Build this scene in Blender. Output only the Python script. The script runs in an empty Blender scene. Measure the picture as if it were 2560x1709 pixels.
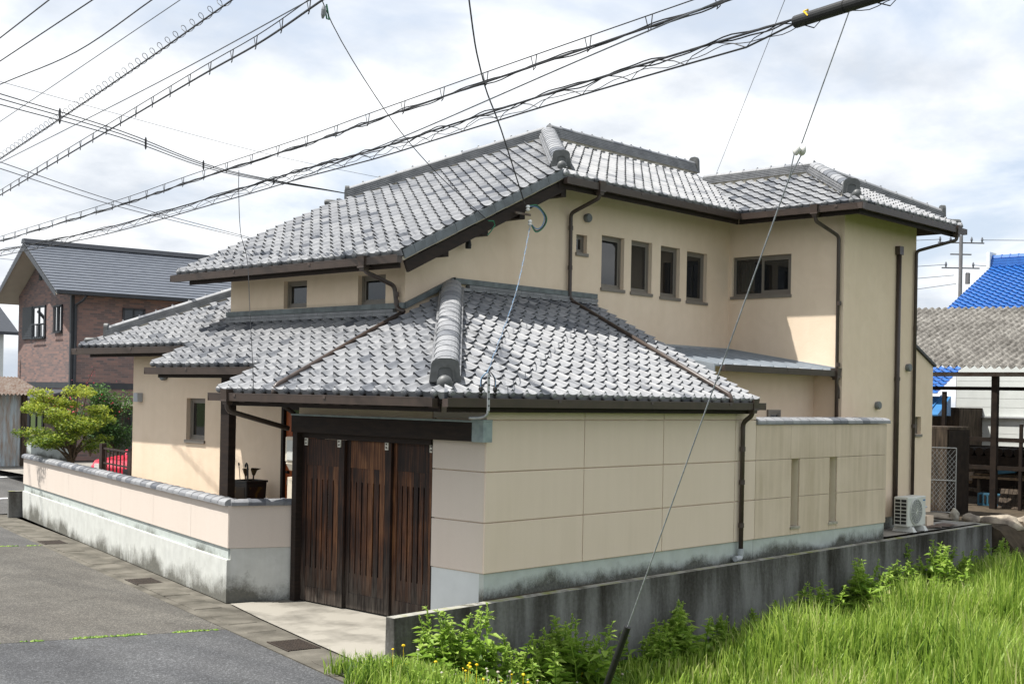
import bpy, bmesh, math, random
import numpy as np
from mathutils import Vector, Matrix
random.seed(7); np.random.seed(7)
R = math.radians
scene = bpy.context.scene
COL = scene.collection

# ---------------------------------------------------------------- camera
CAM = Vector((-10.775, -10.434, 2.418))
YAW, ROLL = R(42.955), R(1.1)
fw = Vector((math.cos(YAW), math.sin(YAW), 0))
rt = Vector((math.sin(YAW), -math.cos(YAW), 0))
up = Vector((0, 0, 1))
rc = rt * math.cos(ROLL) + up * math.sin(ROLL)
uc = -rt * math.sin(ROLL) + up * math.cos(ROLL)
cam = bpy.data.cameras.new('camera'); camo = bpy.data.objects.new('camera', cam); COL.objects.link(camo)
camo.matrix_world = Matrix(((rc.x, uc.x, -fw.x, CAM.x), (rc.y, uc.y, -fw.y, CAM.y), (rc.z, uc.z, -fw.z, CAM.z), (0, 0, 0, 1)))
cam.sensor_width = 36; cam.lens = 3149.74 / 2560 * 36; cam.shift_y = 0.0535; cam.clip_end = 3000
scene.camera = camo

# ---------------------------------------------------------------- world, sun, exposure
SUN = Vector((0.385, -0.315, -1.0)).normalized()
elev = math.asin(-SUN.z)
world = bpy.data.worlds.new('World'); scene.world = world; world.use_nodes = True
nt = world.node_tree; nt.nodes.clear()
def N(t, tree=None, **kw):
    n = (tree or nt).nodes.new(t)
    for k, v in kw.items(): setattr(n, k, v)
    return n
out = N('ShaderNodeOutputWorld')
sky = N('ShaderNodeTexSky', sky_type='NISHITA', sun_disc=False, sun_elevation=elev, sun_rotation=math.atan2(-SUN.x, -SUN.y))
sky.air_density = 1.0; sky.dust_density = 2.5; sky.ozone_density = 1.0
bg1 = N('ShaderNodeBackground'); bg1.inputs['Strength'].default_value = 0.14
haze = N('ShaderNodeMixRGB'); haze.inputs[0].default_value = 0.80; haze.inputs[2].default_value = (3.1, 3.5, 4.1, 1)
nt.links.new(sky.outputs[0], haze.inputs[1]); nt.links.new(haze.outputs[0], bg1.inputs[0])
tc = N('ShaderNodeTexCoord'); sep = N('ShaderNodeSeparateXYZ'); nt.links.new(tc.outputs['Generated'], sep.inputs[0])
def mth(op, a, b=None, c=None):
    n = N('ShaderNodeMath', operation=op)
    for i, v in enumerate((a, b, c)):
        if v is None: continue
        if isinstance(v, (int, float)): n.inputs[i].default_value = v
        else: nt.links.new(v, n.inputs[i])
    return n.outputs[0]
zz = mth('MAXIMUM', mth('ADD', sep.outputs[2], 0.26), 0.08)
comb = N('ShaderNodeCombineXYZ')
nt.links.new(mth('DIVIDE', sep.outputs[0], zz), comb.inputs[0]); nt.links.new(mth('DIVIDE', sep.outputs[1], zz), comb.inputs[1])
no1 = N('ShaderNodeTexNoise'); no1.inputs['Scale'].default_value = 1.25; no1.inputs['Detail'].default_value = 9; no1.inputs['Roughness'].default_value = 0.56; no1.inputs['Distortion'].default_value = 0.35
nt.links.new(comb.outputs[0], no1.inputs['Vector'])
rmp = N('ShaderNodeValToRGB'); rmp.color_ramp.elements[0].position = 0.40; rmp.color_ramp.elements[1].position = 0.53
rmp.color_ramp.elements[0].color = (0.0, 0.0, 0.0, 1); rmp.color_ramp.elements[1].color = (1, 1, 1, 1)
nt.links.new(no1.outputs[0], rmp.inputs[0])
no2 = N('ShaderNodeTexNoise'); no2.inputs['Scale'].default_value = 2.6; no2.inputs['Detail'].default_value = 7; no2.inputs['Roughness'].default_value = 0.55
nt.links.new(comb.outputs[0], no2.inputs['Vector'])
cr = N('ShaderNodeValToRGB'); cr.color_ramp.elements[0].position = 0.36; cr.color_ramp.elements[1].position = 0.62
cr.color_ramp.elements[0].color = (0.47, 0.505, 0.555, 1); cr.color_ramp.elements[1].color = (0.78, 0.79, 0.80, 1)
nt.links.new(no2.outputs[0], cr.inputs[0])
bg2 = N('ShaderNodeBackground'); bg2.inputs['Strength'].default_value = 0.98; nt.links.new(cr.outputs[0], bg2.inputs[0])
mix = N('ShaderNodeMixShader'); nt.links.new(rmp.outputs[0], mix.inputs[0]); nt.links.new(bg1.outputs[0], mix.inputs[1]); nt.links.new(bg2.outputs[0], mix.inputs[2])
nt.links.new(mix.outputs[0], out.inputs[0])
sl = bpy.data.lights.new('sun', 'SUN'); sl.energy = 4.8; sl.angle = R(0.6); sl.color = (1, 0.97, 0.915)
so = bpy.data.objects.new('sun', sl); COL.objects.link(so); so.rotation_euler = SUN.to_track_quat('-Z', 'Y').to_euler(); so.location = (-20, 10, 40)
scene.view_settings.view_transform = 'Standard'; scene.view_settings.look = 'None'
scene.view_settings.exposure = 0.70; scene.view_settings.gamma = 1; scene.view_settings.use_curve_mapping = False

# ---------------------------------------------------------------- materials
MATS = {}
def newmat(name):
    m = bpy.data.materials.new(name); m.use_nodes = True; t = m.node_tree
    b = t.nodes['Principled BSDF']; MATS[name] = m
    return m, t, b
def lk(t, a, b): t.links.new(a, b)
def noise(t, scale, detail=4, vec=None, stretch=None, rough=0.55, coord='Position', dist=0.0):
    n = t.nodes.new('ShaderNodeTexNoise'); n.inputs['Scale'].default_value = scale; n.inputs['Detail'].default_value = detail; n.inputs['Roughness'].default_value = rough; n.inputs['Distortion'].default_value = dist
    if vec is None:
        if coord == 'Position': vec = t.nodes.new('ShaderNodeNewGeometry').outputs['Position']
        else: vec = t.nodes.new('ShaderNodeTexCoord').outputs[coord]
    if stretch:
        mp = t.nodes.new('ShaderNodeMapping'); mp.inputs['Scale'].default_value = stretch; lk(t, vec, mp.inputs[0]); vec = mp.outputs[0]
    lk(t, vec, n.inputs['Vector']); return n.outputs[0]
def ramp(t, fac, stops):
    r = t.nodes.new('ShaderNodeValToRGB'); e = r.color_ramp.elements
    while len(e) < len(stops): e.new(0.5)
    for el, (p, c) in zip(e, stops):
        el.position = p; el.color = (*c, 1) if len(c) == 3 else c
    lk(t, fac, r.inputs[0]); return r.outputs[0]
def mixc(t, fac, a, b, mode='MIX'):
    n = t.nodes.new('ShaderNodeMixRGB'); n.blend_type = mode
    for i, v in enumerate((fac, a, b)):
        if isinstance(v, (int, float)): n.inputs[i].default_value = v
        elif isinstance(v, tuple): n.inputs[i].default_value = (*v, 1)
        else: lk(t, v, n.inputs[i])
    return n.outputs[0]
def mm(t, op, a, b=0.0, clamp=False):
    n = t.nodes.new('ShaderNodeMath'); n.operation = op; n.use_clamp = clamp
    for i, v in enumerate((a, b)):
        if isinstance(v, (int, float)): n.inputs[i].default_value = v
        else: lk(t, v, n.inputs[i])
    return n.outputs[0]
def bump(t, b, h, strength=0.3, dist=0.01):
    n = t.nodes.new('ShaderNodeBump'); n.inputs['Strength'].default_value = strength; n.inputs['Distance'].default_value = dist
    lk(t, h, n.inputs['Height']); lk(t, n.outputs[0], b.inputs['Normal'])
def posz(t):
    s = t.nodes.new('ShaderNodeSeparateXYZ'); lk(t, t.nodes.new('ShaderNodeNewGeometry').outputs['Position'], s.inputs[0]); return s.outputs
def M(name, c1, c2=None, scale=3.0, rough=0.8, spec=0.3, metal=0.0, bs=0.0, bscale=60, stretch=None, detail=5, bdist=0.006, lo=0.35, hi=0.65, coord='Position'):
    m, t, b = newmat(name)
    b.inputs['Roughness'].default_value = rough; b.inputs['Specular IOR Level'].default_value = spec; b.inputs['Metallic'].default_value = metal
    if c2 is None: c2 = tuple(x * 0.8 for x in c1)
    f = noise(t, scale, detail, stretch=stretch, coord=coord)
    lk(t, ramp(t, f, [(lo, c2), (hi, c1)]), b.inputs['Base Color'])
    if bs: bump(t, b, noise(t, bscale, 4, coord=coord), bs, bdist)
    return m
def stucco():
    m, t, b = newmat('stucco'); b.inputs['Roughness'].default_value = 0.9; b.inputs['Specular IOR Level'].default_value = 0.15
    c = ramp(t, noise(t, 0.8, 5, stretch=(1, 1, 0.5)), [(0.3, (0.75, 0.60, 0.45)), (0.7, (0.81, 0.665, 0.512))])
    st = ramp(t, noise(t, 4.0, 5, stretch=(1.5, 1.5, 0.08)), [(0.3, (0.975, 0.97, 0.96)), (0.6, (1, 1, 1))])
    bl = ramp(t, noise(t, 2.6, 6, dist=1.2), [(0.35, (0.965, 0.96, 0.95)), (0.6, (1.0, 1.0, 1.0)), (0.75, (1.02, 1.02, 1.02))])
    lk(t, mixc(t, 1.0, mixc(t, 1.0, c, st, 'MULTIPLY'), bl, 'MULTIPLY'), b.inputs['Base Color'])
    bump(t, b, mm(t, 'ADD', noise(t, 60, 5), noise(t, 9, 4, dist=1.5)), 0.4, 0.006)
stucco()
M('brown_metal', (0.066, 0.046, 0.037), (0.050, 0.036, 0.029), 6, 0.42, 0.5)
M('dark_wood', (0.028, 0.018, 0.013), (0.016, 0.011, 0.009), 4, 0.7, 0.25, stretch=(1, 1, 6), bs=0.2)
M('soffit', (0.045, 0.032, 0.025), (0.03, 0.022, 0.018), 4, 0.8, 0.2)
M('frame_bronze', (0.195, 0.172, 0.145), (0.175, 0.153, 0.128), 4, 0.45, 0.5)
M('patina', (0.31, 0.37, 0.365), (0.21, 0.26, 0.26), 7, 0.6, 0.4)
M('flashing', (0.165, 0.19, 0.19), (0.10, 0.115, 0.115), 7, 0.6, 0.4)
M('blind', (0.20, 0.17, 0.14), (0.18, 0.15, 0.125), 3, 0.8, 0.2)
M('grey_metal_roof', (0.36, 0.39, 0.42), (0.30, 0.33, 0.36), 5, 0.38, 0.5, metal=0.2)
M('grey_plastic', (0.17, 0.18, 0.18), (0.14, 0.15, 0.15), 6, 0.5, 0.4)
M('pvc', (0.42, 0.44, 0.46), (0.36, 0.38, 0.40), 6, 0.5, 0.4)
M('white_plaster', (0.42, 0.39, 0.32), (0.24, 0.22, 0.18), 9, 0.9, 0.2)
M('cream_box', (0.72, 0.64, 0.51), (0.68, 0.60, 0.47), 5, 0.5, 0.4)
M('ac_white', (0.62, 0.62, 0.58), (0.56, 0.56, 0.52), 4, 0.5, 0.4)
M('black', (0.012, 0.012, 0.012), (0.018, 0.018, 0.018), 6, 0.5, 0.4)
M('white_metal', (0.72, 0.70, 0.62), (0.25, 0.17, 0.10), 60, 0.5, 0.4, lo=0.3, hi=0.45)
M('steel', (0.45, 0.46, 0.47), (0.35, 0.36, 0.37), 20, 0.45, 0.5, metal=0.5)
M('wire_black', (0.020, 0.021, 0.024), (0.028, 0.028, 0.03), 8, 0.55, 0.4)
M('wire_grey', (0.33, 0.34, 0.36), (0.22, 0.23, 0.25), 30, 0.45, 0.5, metal=0.3)
M('wire_thin', (0.16, 0.17, 0.19), (0.12, 0.13, 0.15), 8, 0.6, 0.3)
M('wire_blue', (0.12, 0.23, 0.38), (0.16, 0.28, 0.42), 25, 0.5, 0.4)
M('wire_green', (0.03, 0.20, 0.10), (0.03, 0.16, 0.08), 8, 0.5, 0.4)
M('porcelain', (0.74, 0.73, 0.70), (0.68, 0.67, 0.63), 5, 0.15, 0.6)
M('yellow', (0.80, 0.50, 0.02), (0.72, 0.44, 0.02), 5, 0.5, 0.4)
M('red_paint', (0.62, 0.022, 0.055), (0.58, 0.02, 0.05), 3, 0.25, 0.6)
M('rubber', (0.02, 0.02, 0.02), None, 5, 0.8, 0.2)
M('iron', (0.045, 0.028, 0.022), (0.03, 0.02, 0.016), 8, 0.6, 0.3)
M('orange_wood', (0.42, 0.105, 0.022), (0.33, 0.075, 0.016), 6, 0.5, 0.4, stretch=(4, 4, 0.5))
M('lacquer', (0.016, 0.015, 0.015), (0.10, 0.065, 0.015), 9, 0.3, 0.5, lo=0.36, hi=0.44)
M('straw', (0.10, 0.065, 0.03), (0.03, 0.02, 0.012), 40, 0.9, 0.1)
M('trunk', (0.13, 0.10, 0.07), (0.07, 0.055, 0.04), 20, 0.9, 0.1, bs=0.4)
M('rock', (0.36, 0.31, 0.24), (0.16, 0.135, 0.11), 4, 0.9, 0.2, bs=0.6, bscale=18, bdist=0.03)
M('rock_dark', (0.20, 0.165, 0.14), (0.09, 0.075, 0.065), 4, 0.9, 0.2, bs=0.6, bscale=18, bdist=0.03)
M('soil', (0.085, 0.065, 0.045), (0.05, 0.04, 0.028), 5, 1, 0.1, bs=0.5, bscale=30)
M('grass_ground', (0.05, 0.075, 0.018), (0.035, 0.05, 0.014), 2, 1, 0.1, bs=0.5, bscale=30)
M('old_wood', (0.085, 0.065, 0.048), (0.035, 0.028, 0.022), 6, 0.9, 0.1, stretch=(2, 2, 0.4))
M('old_timber', (0.026, 0.018, 0.013), (0.014, 0.010, 0.008), 5, 0.85, 0.15)
M('lumber', (0.22, 0.15, 0.09), (0.10, 0.075, 0.05), 6, 0.8, 0.2, stretch=(2, 2, 5))
M('white_siding', (0.70, 0.72, 0.69), (0.62, 0.64, 0.61), 1.5, 0.6, 0.3)
M('rust', (0.10, 0.06, 0.042), (0.17, 0.145, 0.125), 5, 0.8, 0.2)
M('blue_tile', (0.022, 0.105, 0.36), (0.030, 0.14, 0.42), 6, 0.28, 0.6)
M('blue_metal', (0.035, 0.17, 0.38), (0.03, 0.13, 0.30), 3, 0.4, 0.5)
M('blue_plastic', (0.03, 0.11, 0.17), (0.025, 0.09, 0.14), 3, 0.5, 0.4)
M('slate', (0.125, 0.137, 0.16), (0.085, 0.095, 0.115), 7, 0.33, 0.55, stretch=(0.4, 0.4, 4))
M('slate_ridge', (0.05, 0.055, 0.065), None, 7, 0.5, 0.5)
M('cream_soffit', (0.52, 0.47, 0.38), (0.48, 0.43, 0.35), 3, 0.8, 0.2)
M('dark_trim', (0.03, 0.034, 0.04), (0.04, 0.045, 0.052), 4, 0.5, 0.4)
M('curtain', (0.60, 0.58, 0.52), (0.42, 0.40, 0.36), 8, 0.9, 0.1, stretch=(6, 6, 0.3))
M('galv', (0.40, 0.46, 0.48), (0.30, 0.24, 0.19), 3, 0.6, 0.4, stretch=(3, 3, 0.6))
M('white_paint', (0.72, 0.72, 0.70), (0.55, 0.55, 0.54), 8, 0.8, 0.2)
M('grate', (0.05, 0.037, 0.028), (0.028, 0.022, 0.018), 20, 0.7, 0.3)
M('pole_concrete', (0.21, 0.205, 0.21), None, 4, 0.8, 0.2)
M('moss', (0.24, 0.30, 0.035), (0.12, 0.17, 0.02), 20, 1, 0.05)
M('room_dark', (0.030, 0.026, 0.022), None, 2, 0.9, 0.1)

def glass(name, tint=(0.02, 0.022, 0.025), t_fac=0.45):
    m, t, b = newmat(name)
    b.inputs['Base Color'].default_value = (*tint, 1); b.inputs['Roughness'].default_value = 0.03; b.inputs['Specular IOR Level'].default_value = 0.5
    tr = t.nodes.new('ShaderNodeBsdfTransparent'); tr.inputs[0].default_value = (0.55, 0.58, 0.58, 1)
    mx = t.nodes.new('ShaderNodeMixShader'); mx.inputs[0].default_value = t_fac
    gl = t.nodes.new('ShaderNodeBsdfGlossy'); gl.inputs['Roughness'].default_value = 0.02
    fr = t.nodes.new('ShaderNodeFresnel'); fr.inputs[0].default_value = 1.5
    m2 = t.nodes.new('ShaderNodeMixShader'); o = t.nodes['Material Output']
    lk(t, b.outputs[0], mx.inputs[1]); lk(t, tr.outputs[0], mx.inputs[2])
    lk(t, fr.outputs[0], m2.inputs[0]); lk(t, mx.outputs[0], m2.inputs[1]); lk(t, gl.outputs[0], m2.inputs[2]); lk(t, m2.outputs[0], o.inputs[0])
glass('glass'); glass('glass_dark', (0.012, 0.012, 0.013), 0.2); glass('car_glass', (0.03, 0.04, 0.05), 0.15)

def siding(name, base, dirt, amt):
    m, t, b = newmat(name); b.inputs['Roughness'].default_value = 0.85; b.inputs['Specular IOR Level'].default_value = 0.2
    g = noise(t, 160, 3); c = ramp(t, g, [(0.3, tuple(x * 0.86 for x in base)), (0.7, base)])
    big = noise(t, 1.1, 4); st = noise(t, 5, 5, stretch=(1.6, 1.6, 0.12))
    f = mm(t, 'MULTIPLY', mm(t, 'MULTIPLY', big, st), amt * 3.2, True)
    lk(t, mixc(t, f, c, dirt), b.inputs['Base Color']); bump(t, b, g, 0.4, 0.004)
siding('siding', (0.80, 0.66, 0.54), (0.56, 0.455, 0.345), 0.22)
siding('siding_stained', (0.785, 0.645, 0.52), (0.38, 0.30, 0.20), 0.48)
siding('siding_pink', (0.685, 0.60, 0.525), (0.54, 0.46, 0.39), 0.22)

def stained_concrete(name, base, dark, z0, h, amt=1.0):
    m, t, b = newmat(name); b.inputs['Roughness'].default_value = 0.9; b.inputs['Specular IOR Level'].default_value = 0.2
    c = ramp(t, noise(t, 5, 5), [(0.3, tuple(x * 0.82 for x in base)), (0.7, base)])
    z = posz(t)[2]
    k = mm(t, 'DIVIDE', mm(t, 'SUBTRACT', z, z0), h)
    n1 = noise(t, 1.3, 5, rough=0.6); n2 = noise(t, 14, 6, stretch=(1.3, 1.3, 0.35)); n3 = noise(t, 45, 5)
    v = mm(t, 'SUBTRACT', mm(t, 'ADD', mm(t, 'ADD', mm(t, 'MULTIPLY', n1, 2.6), mm(t, 'MULTIPLY', n2, 0.42)), mm(t, 'MULTIPLY', n3, 0.5)), mm(t, 'ADD', k, 0.98))
    f = ramp(t, v, [(0.0, (0, 0, 0)), (0.25, (0.35 * amt,) * 3), (0.62, (amt * 0.93,) * 3)])
    fine = noise(t, 30, 4); dk = ramp(t, fine, [(0.35, dark), (0.75, tuple(x * 2.6 for x in dark))])
    sr = noise(t, 7, 4, stretch=(2.2, 2.2, 0.15)); c2 = mixc(t, mm(t, 'MULTIPLY', sr, 0.35), c, (0.40, 0.39, 0.32))
    lk(t, mixc(t, f, c2, dk), b.inputs['Base Color']); bump(t, b, fine, 0.35, 0.006)
stained_concrete('plinth', (0.60, 0.61, 0.58), (0.03, 0.027, 0.018), -0.46, 0.40, 0.88)
stained_concrete('base_concrete', (0.50, 0.55, 0.53), (0.05, 0.05, 0.04), 0.0, 0.23)
M('white_base', (0.60, 0.63, 0.63), (0.54, 0.57, 0.57), 2, 0.9, 0.2)
def retaining():
    m, t, b = newmat('retaining_concrete'); b.inputs['Roughness'].default_value = 0.92; b.inputs['Specular IOR Level'].default_value = 0.2
    a = noise(t, 2.4, 8, stretch=(1.0, 1.0, 0.16), rough=0.62); b2 = noise(t, 0.55, 4); g2 = noise(t, 20, 6); z = posz(t)[2]
    k = mm(t, 'ADD', mm(t, 'ADD', mm(t, 'MULTIPLY', a, 0.75), mm(t, 'MULTIPLY', b2, 0.28)), mm(t, 'ADD', mm(t, 'MULTIPLY', g2, 0.14), mm(t, 'MULTIPLY', mm(t, 'SUBTRACT', -0.42, z), 0.16)))
    c = ramp(t, k, [(0.42, (0.030, 0.027, 0.022)), (0.53, (0.080, 0.077, 0.070)), (0.65, (0.165, 0.163, 0.155)), (0.80, (0.25, 0.25, 0.24))])
    top = t.nodes.new('ShaderNodeSeparateXYZ'); lk(t, t.nodes.new('ShaderNodeNewGeometry').outputs['Normal'], top.inputs[0])
    n2 = ramp(t, noise(t, 3, 6), [(0.35, (0.10, 0.095, 0.07)), (0.5, (0.32, 0.31, 0.28)), (0.68, (0.20, 0.21, 0.06))])
    f = mm(t, 'GREATER_THAN', top.outputs[2], 0.7)
    lk(t, mixc(t, f, c, n2), b.inputs['Base Color']); bump(t, b, noise(t, 25, 5), 0.5, 0.01)
retaining()
def asphalt(name, c1, c2, speck):
    m, t, b = newmat(name); b.inputs['Roughness'].default_value = 0.9; b.inputs['Specular IOR Level'].default_value = 0.25
    v = t.nodes.new('ShaderNodeTexVoronoi'); v.inputs['Scale'].default_value = 75; lk(t, t.nodes.new('ShaderNodeNewGeometry').outputs['Position'], v.inputs['Vector'])
    s = t.nodes.new('ShaderNodeSeparateColor'); lk(t, v.outputs['Color'], s.inputs[0])
    base = ramp(t, noise(t, 0.9, 6), [(0.3, c2), (0.7, c1)])
    st = ramp(t, s.outputs[0], [(0.0, (0.72, 0.72, 0.72)), (0.72, (1, 1, 1)), (1.0, speck)])
    c = mixc(t, 1.0, base, st, 'MULTIPLY')
    wear = ramp(t, noise(t, 1.1, 5, stretch=(2.2, 0.35, 1)), [(0.35, (0.86, 0.86, 0.86)), (0.65, (1.12, 1.11, 1.09))]); c = mixc(t, 1.0, c, wear, 'MULTIPLY')
    dv = t.nodes.new('ShaderNodeVectorMath'); dv.operation = 'ADD'; nv = t.nodes.new('ShaderNodeTexNoise'); nv.inputs['Scale'].default_value = 2.5; nv.inputs['Detail'].default_value = 5; gp = t.nodes.new('ShaderNodeNewGeometry').outputs['Position']; lk(t, gp, nv.inputs['Vector']); lk(t, gp, dv.inputs[0]); lk(t, nv.outputs['Color'], dv.inputs[1])
    ck = t.nodes.new('ShaderNodeTexVoronoi'); ck.feature = 'DISTANCE_TO_EDGE'; ck.inputs['Scale'].default_value = 0.42; lk(t, dv.outputs[0], ck.inputs['Vector'])
    cf = mm(t, 'MULTIPLY', ramp(t, ck.outputs['Distance'], [(0.0, (1, 1, 1)), (0.006, (0, 0, 0))]), ramp(t, noise(t, 0.7, 3), [(0.48, (0, 0, 0)), (0.6, (0.7, 0.7, 0.7))]))
    oil = ramp(t, noise(t, 3.0, 6), [(0.66, (1, 1, 1)), (0.78, (0.72, 0.71, 0.70))]); c = mixc(t, 1.0, c, oil, 'MULTIPLY')
    lk(t, mixc(t, cf, c, (0.03, 0.03, 0.026)), b.inputs['Base Color'])
    bump(t, b, v.outputs['Distance'], 0.6, 0.006)
asphalt('asphalt_old', (0.104, 0.098, 0.088), (0.074, 0.069, 0.062), (1.9, 1.9, 1.85))
asphalt('asphalt_dark', (0.080, 0.082, 0.086), (0.060, 0.061, 0.064), (2.0, 2.0, 2.0))
asphalt('asphalt_far', (0.10, 0.098, 0.095), (0.072, 0.07, 0.068), (1.7, 1.7, 1.7))
M('drain_concrete', (0.145, 0.133, 0.11), (0.07, 0.064, 0.052), 2.2, 0.95, 0.2, bs=0.6, bscale=55)
M('apron_concrete', (0.29, 0.27, 0.232), (0.135, 0.125, 0.105), 1.7, 0.9, 0.2, bs=0.4, bscale=50, detail=7, lo=0.3, hi=0.55)
M('yard_concrete', (0.30, 0.28, 0.25), (0.18, 0.17, 0.15), 1.7, 0.9, 0.2)

def tile_mat(name, single):
    m, t, b = newmat(name); b.inputs['Roughness'].default_value = 0.5; b.inputs['Specular IOR Level'].default_value = 0.38
    if single: r = t.nodes.new('ShaderNodeObjectInfo').outputs['Random']
    else:
        a = t.nodes.new('ShaderNodeAttribute'); a.attribute_name = 'rnd'; r = a.outputs['Fac']
    c = ramp(t, r, [(0.0, (0.10, 0.108, 0.125)), (0.12, (0.15, 0.157, 0.172)), (0.20, (0.225, 0.23, 0.242)), (1.0, (0.295, 0.298, 0.306))])
    n = noise(t, 3.5, 5); n2 = noise(t, 26, 4)
    c = mixc(t, mm(t, 'MULTIPLY', ramp(t, n, [(0.52, (0, 0, 0)), (0.72, (1, 1, 1))]), 0.5), c, (0.115, 0.118, 0.125))
    c = mixc(t, 0.25, c, ramp(t, n2, [(0.35, (0.55, 0.54, 0.52)), (0.65, (1.15, 1.15, 1.15))]), 'MULTIPLY')
    lk(t, c, b.inputs['Base Color'])
    lk(t, ramp(t, n2, [(0.3, (0.48,) * 3), (0.7, (0.62,) * 3)]), b.inputs['Roughness'])
tile_mat('tile', True); tile_mat('tile_joined', False)
M('ridge_tile', (0.215, 0.218, 0.225), (0.135, 0.138, 0.145), 5, 0.42, 0.5)
M('oni_tile', (0.105, 0.108, 0.108), (0.065, 0.067, 0.065), 8, 0.5, 0.5)
M('verge', (0.15, 0.168, 0.182), (0.095, 0.105, 0.112), 5, 0.5, 0.5)

def gate_wood():
    m, t, b = newmat('gate_wood'); b.inputs['Roughness'].default_value = 0.62; b.inputs['Specular IOR Level'].default_value = 0.3
    r = t.nodes.new('ShaderNodeObjectInfo').outputs['Random']
    g = noise(t, 7, 6, stretch=(9, 9, 0.28), dist=0.6); z = posz(t)[2]
    big = noise(t, 2.2, 3)
    v = mm(t, 'ADD', mm(t, 'ADD', mm(t, 'MULTIPLY', g, 0.85), mm(t, 'MULTIPLY', r, 0.22)), mm(t, 'MULTIPLY', big, 0.35))
    c = ramp(t, v, [(0.50, (0.010, 0.006, 0.005)), (0.66, (0.030, 0.014, 0.009)), (0.80, (0.10, 0.038, 0.016)), (0.98, (0.24, 0.11, 0.045))])
    k = mm(t, 'MULTIPLY', mm(t, 'SUBTRACT', 0.45, z), 1.1, True)
    w = noise(t, 5, 5, stretch=(5, 5, 0.5))
    wc = ramp(t, w, [(0.42, (0.020, 0.015, 0.012)), (0.74, (0.125, 0.105, 0.085))])
    lk(t, mixc(t, k, c, wc), b.inputs['Base Color']); bump(t, b, g, 0.35, 0.004)
gate_wood()
def leaf_mat(name, cols, trans=0.4, attr=True):
    m, t, b = newmat(name); b.inputs['Roughness'].default_value = 0.5; b.inputs['Specular IOR Level'].default_value = 0.3
    a = t.nodes.new('ShaderNodeAttribute'); a.attribute_name = 'rnd'
    c = ramp(t, a.outputs['Fac'], [(i / (len(cols) - 1), x) for i, x in enumerate(cols)])
    lk(t, c, b.inputs['Base Color'])
    tl = t.nodes.new('ShaderNodeBsdfTranslucent'); lk(t, c, tl.inputs[0])
    mx = t.nodes.new('ShaderNodeMixShader'); mx.inputs[0].default_value = trans; o = t.nodes['Material Output']
    lk(t, b.outputs[0], mx.inputs[1]); lk(t, tl.outputs[0], mx.inputs[2]); lk(t, mx.outputs[0], o.inputs[0])
leaf_mat('grass', [(0.06, 0.125, 0.016), (0.20, 0.315, 0.042), (0.31, 0.44, 0.066), (0.41, 0.52, 0.11), (0.54, 0.53, 0.24)], 0.5)
leaf_mat('weed', [(0.07, 0.15, 0.022), (0.17, 0.30, 0.04), (0.28, 0.42, 0.06), (0.42, 0.54, 0.13)], 0.45)
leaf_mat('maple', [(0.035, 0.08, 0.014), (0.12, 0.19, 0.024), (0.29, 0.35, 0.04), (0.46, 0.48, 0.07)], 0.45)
leaf_mat('shrub', [(0.02, 0.05, 0.012), (0.055, 0.13, 0.02), (0.11, 0.22, 0.035)], 0.3)
leaf_mat('pink_petal', [(0.6, 0.07, 0.10), (0.75, 0.14, 0.18)], 0.3)
leaf_mat('yellow_petal', [(0.80, 0.56, 0.01), (0.85, 0.66, 0.03)], 0.3)
leaf_mat('pale_petal', [(0.52, 0.44, 0.38), (0.66, 0.62, 0.54)], 0.3)
def brick_mat():
    m, t, b = newmat('brick_siding'); b.inputs['Roughness'].default_value = 0.8; b.inputs['Specular IOR Level'].default_value = 0.25
    s = t.nodes.new('ShaderNodeSeparateXYZ'); lk(t, t.nodes.new('ShaderNodeTexCoord').outputs['Object'], s.inputs[0])
    c = t.nodes.new('ShaderNodeCombineXYZ'); lk(t, mm(t, 'ADD', s.outputs[0], s.outputs[1]), c.inputs[0]); lk(t, s.outputs[2], c.inputs[1])
    k = t.nodes.new('ShaderNodeTexBrick'); lk(t, c.outputs[0], k.inputs['Vector']); k.inputs['Scale'].default_value = 1.0
    k.inputs['Brick Width'].default_value = 0.25; k.inputs['Row Height'].default_value = 0.072; k.inputs['Mortar Size'].default_value = 0.007; k.inputs['Bias'].default_value = 0.0
    k.inputs['Color1'].default_value = (0.27, 0.165, 0.14, 1); k.inputs['Color2'].default_value = (0.135, 0.108, 0.108, 1); k.inputs['Mortar'].default_value = (0.21, 0.175, 0.16, 1)
    lk(t, k.outputs[0], b.inputs['Base Color']); bump(t, b, k.outputs['Fac'], -0.4, 0.01)
brick_mat()
def corrug_mat():
    m, t, b = newmat('old_corrugated'); b.inputs['Roughness'].default_value = 0.95; b.inputs['Specular IOR Level'].default_value = 0.1
    a = noise(t, 7, 7, rough=0.7); g = noise(t, 0.6, 3)
    lk(t, ramp(t, mm(t, 'ADD', mm(t, 'MULTIPLY', a, 0.8), mm(t, 'MULTIPLY', g, 0.25)), [(0.36, (0.06, 0.055, 0.048)), (0.52, (0.16, 0.15, 0.135)), (0.68, (0.32, 0.305, 0.275))]), b.inputs['Base Color'])
corrug_mat()

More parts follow.
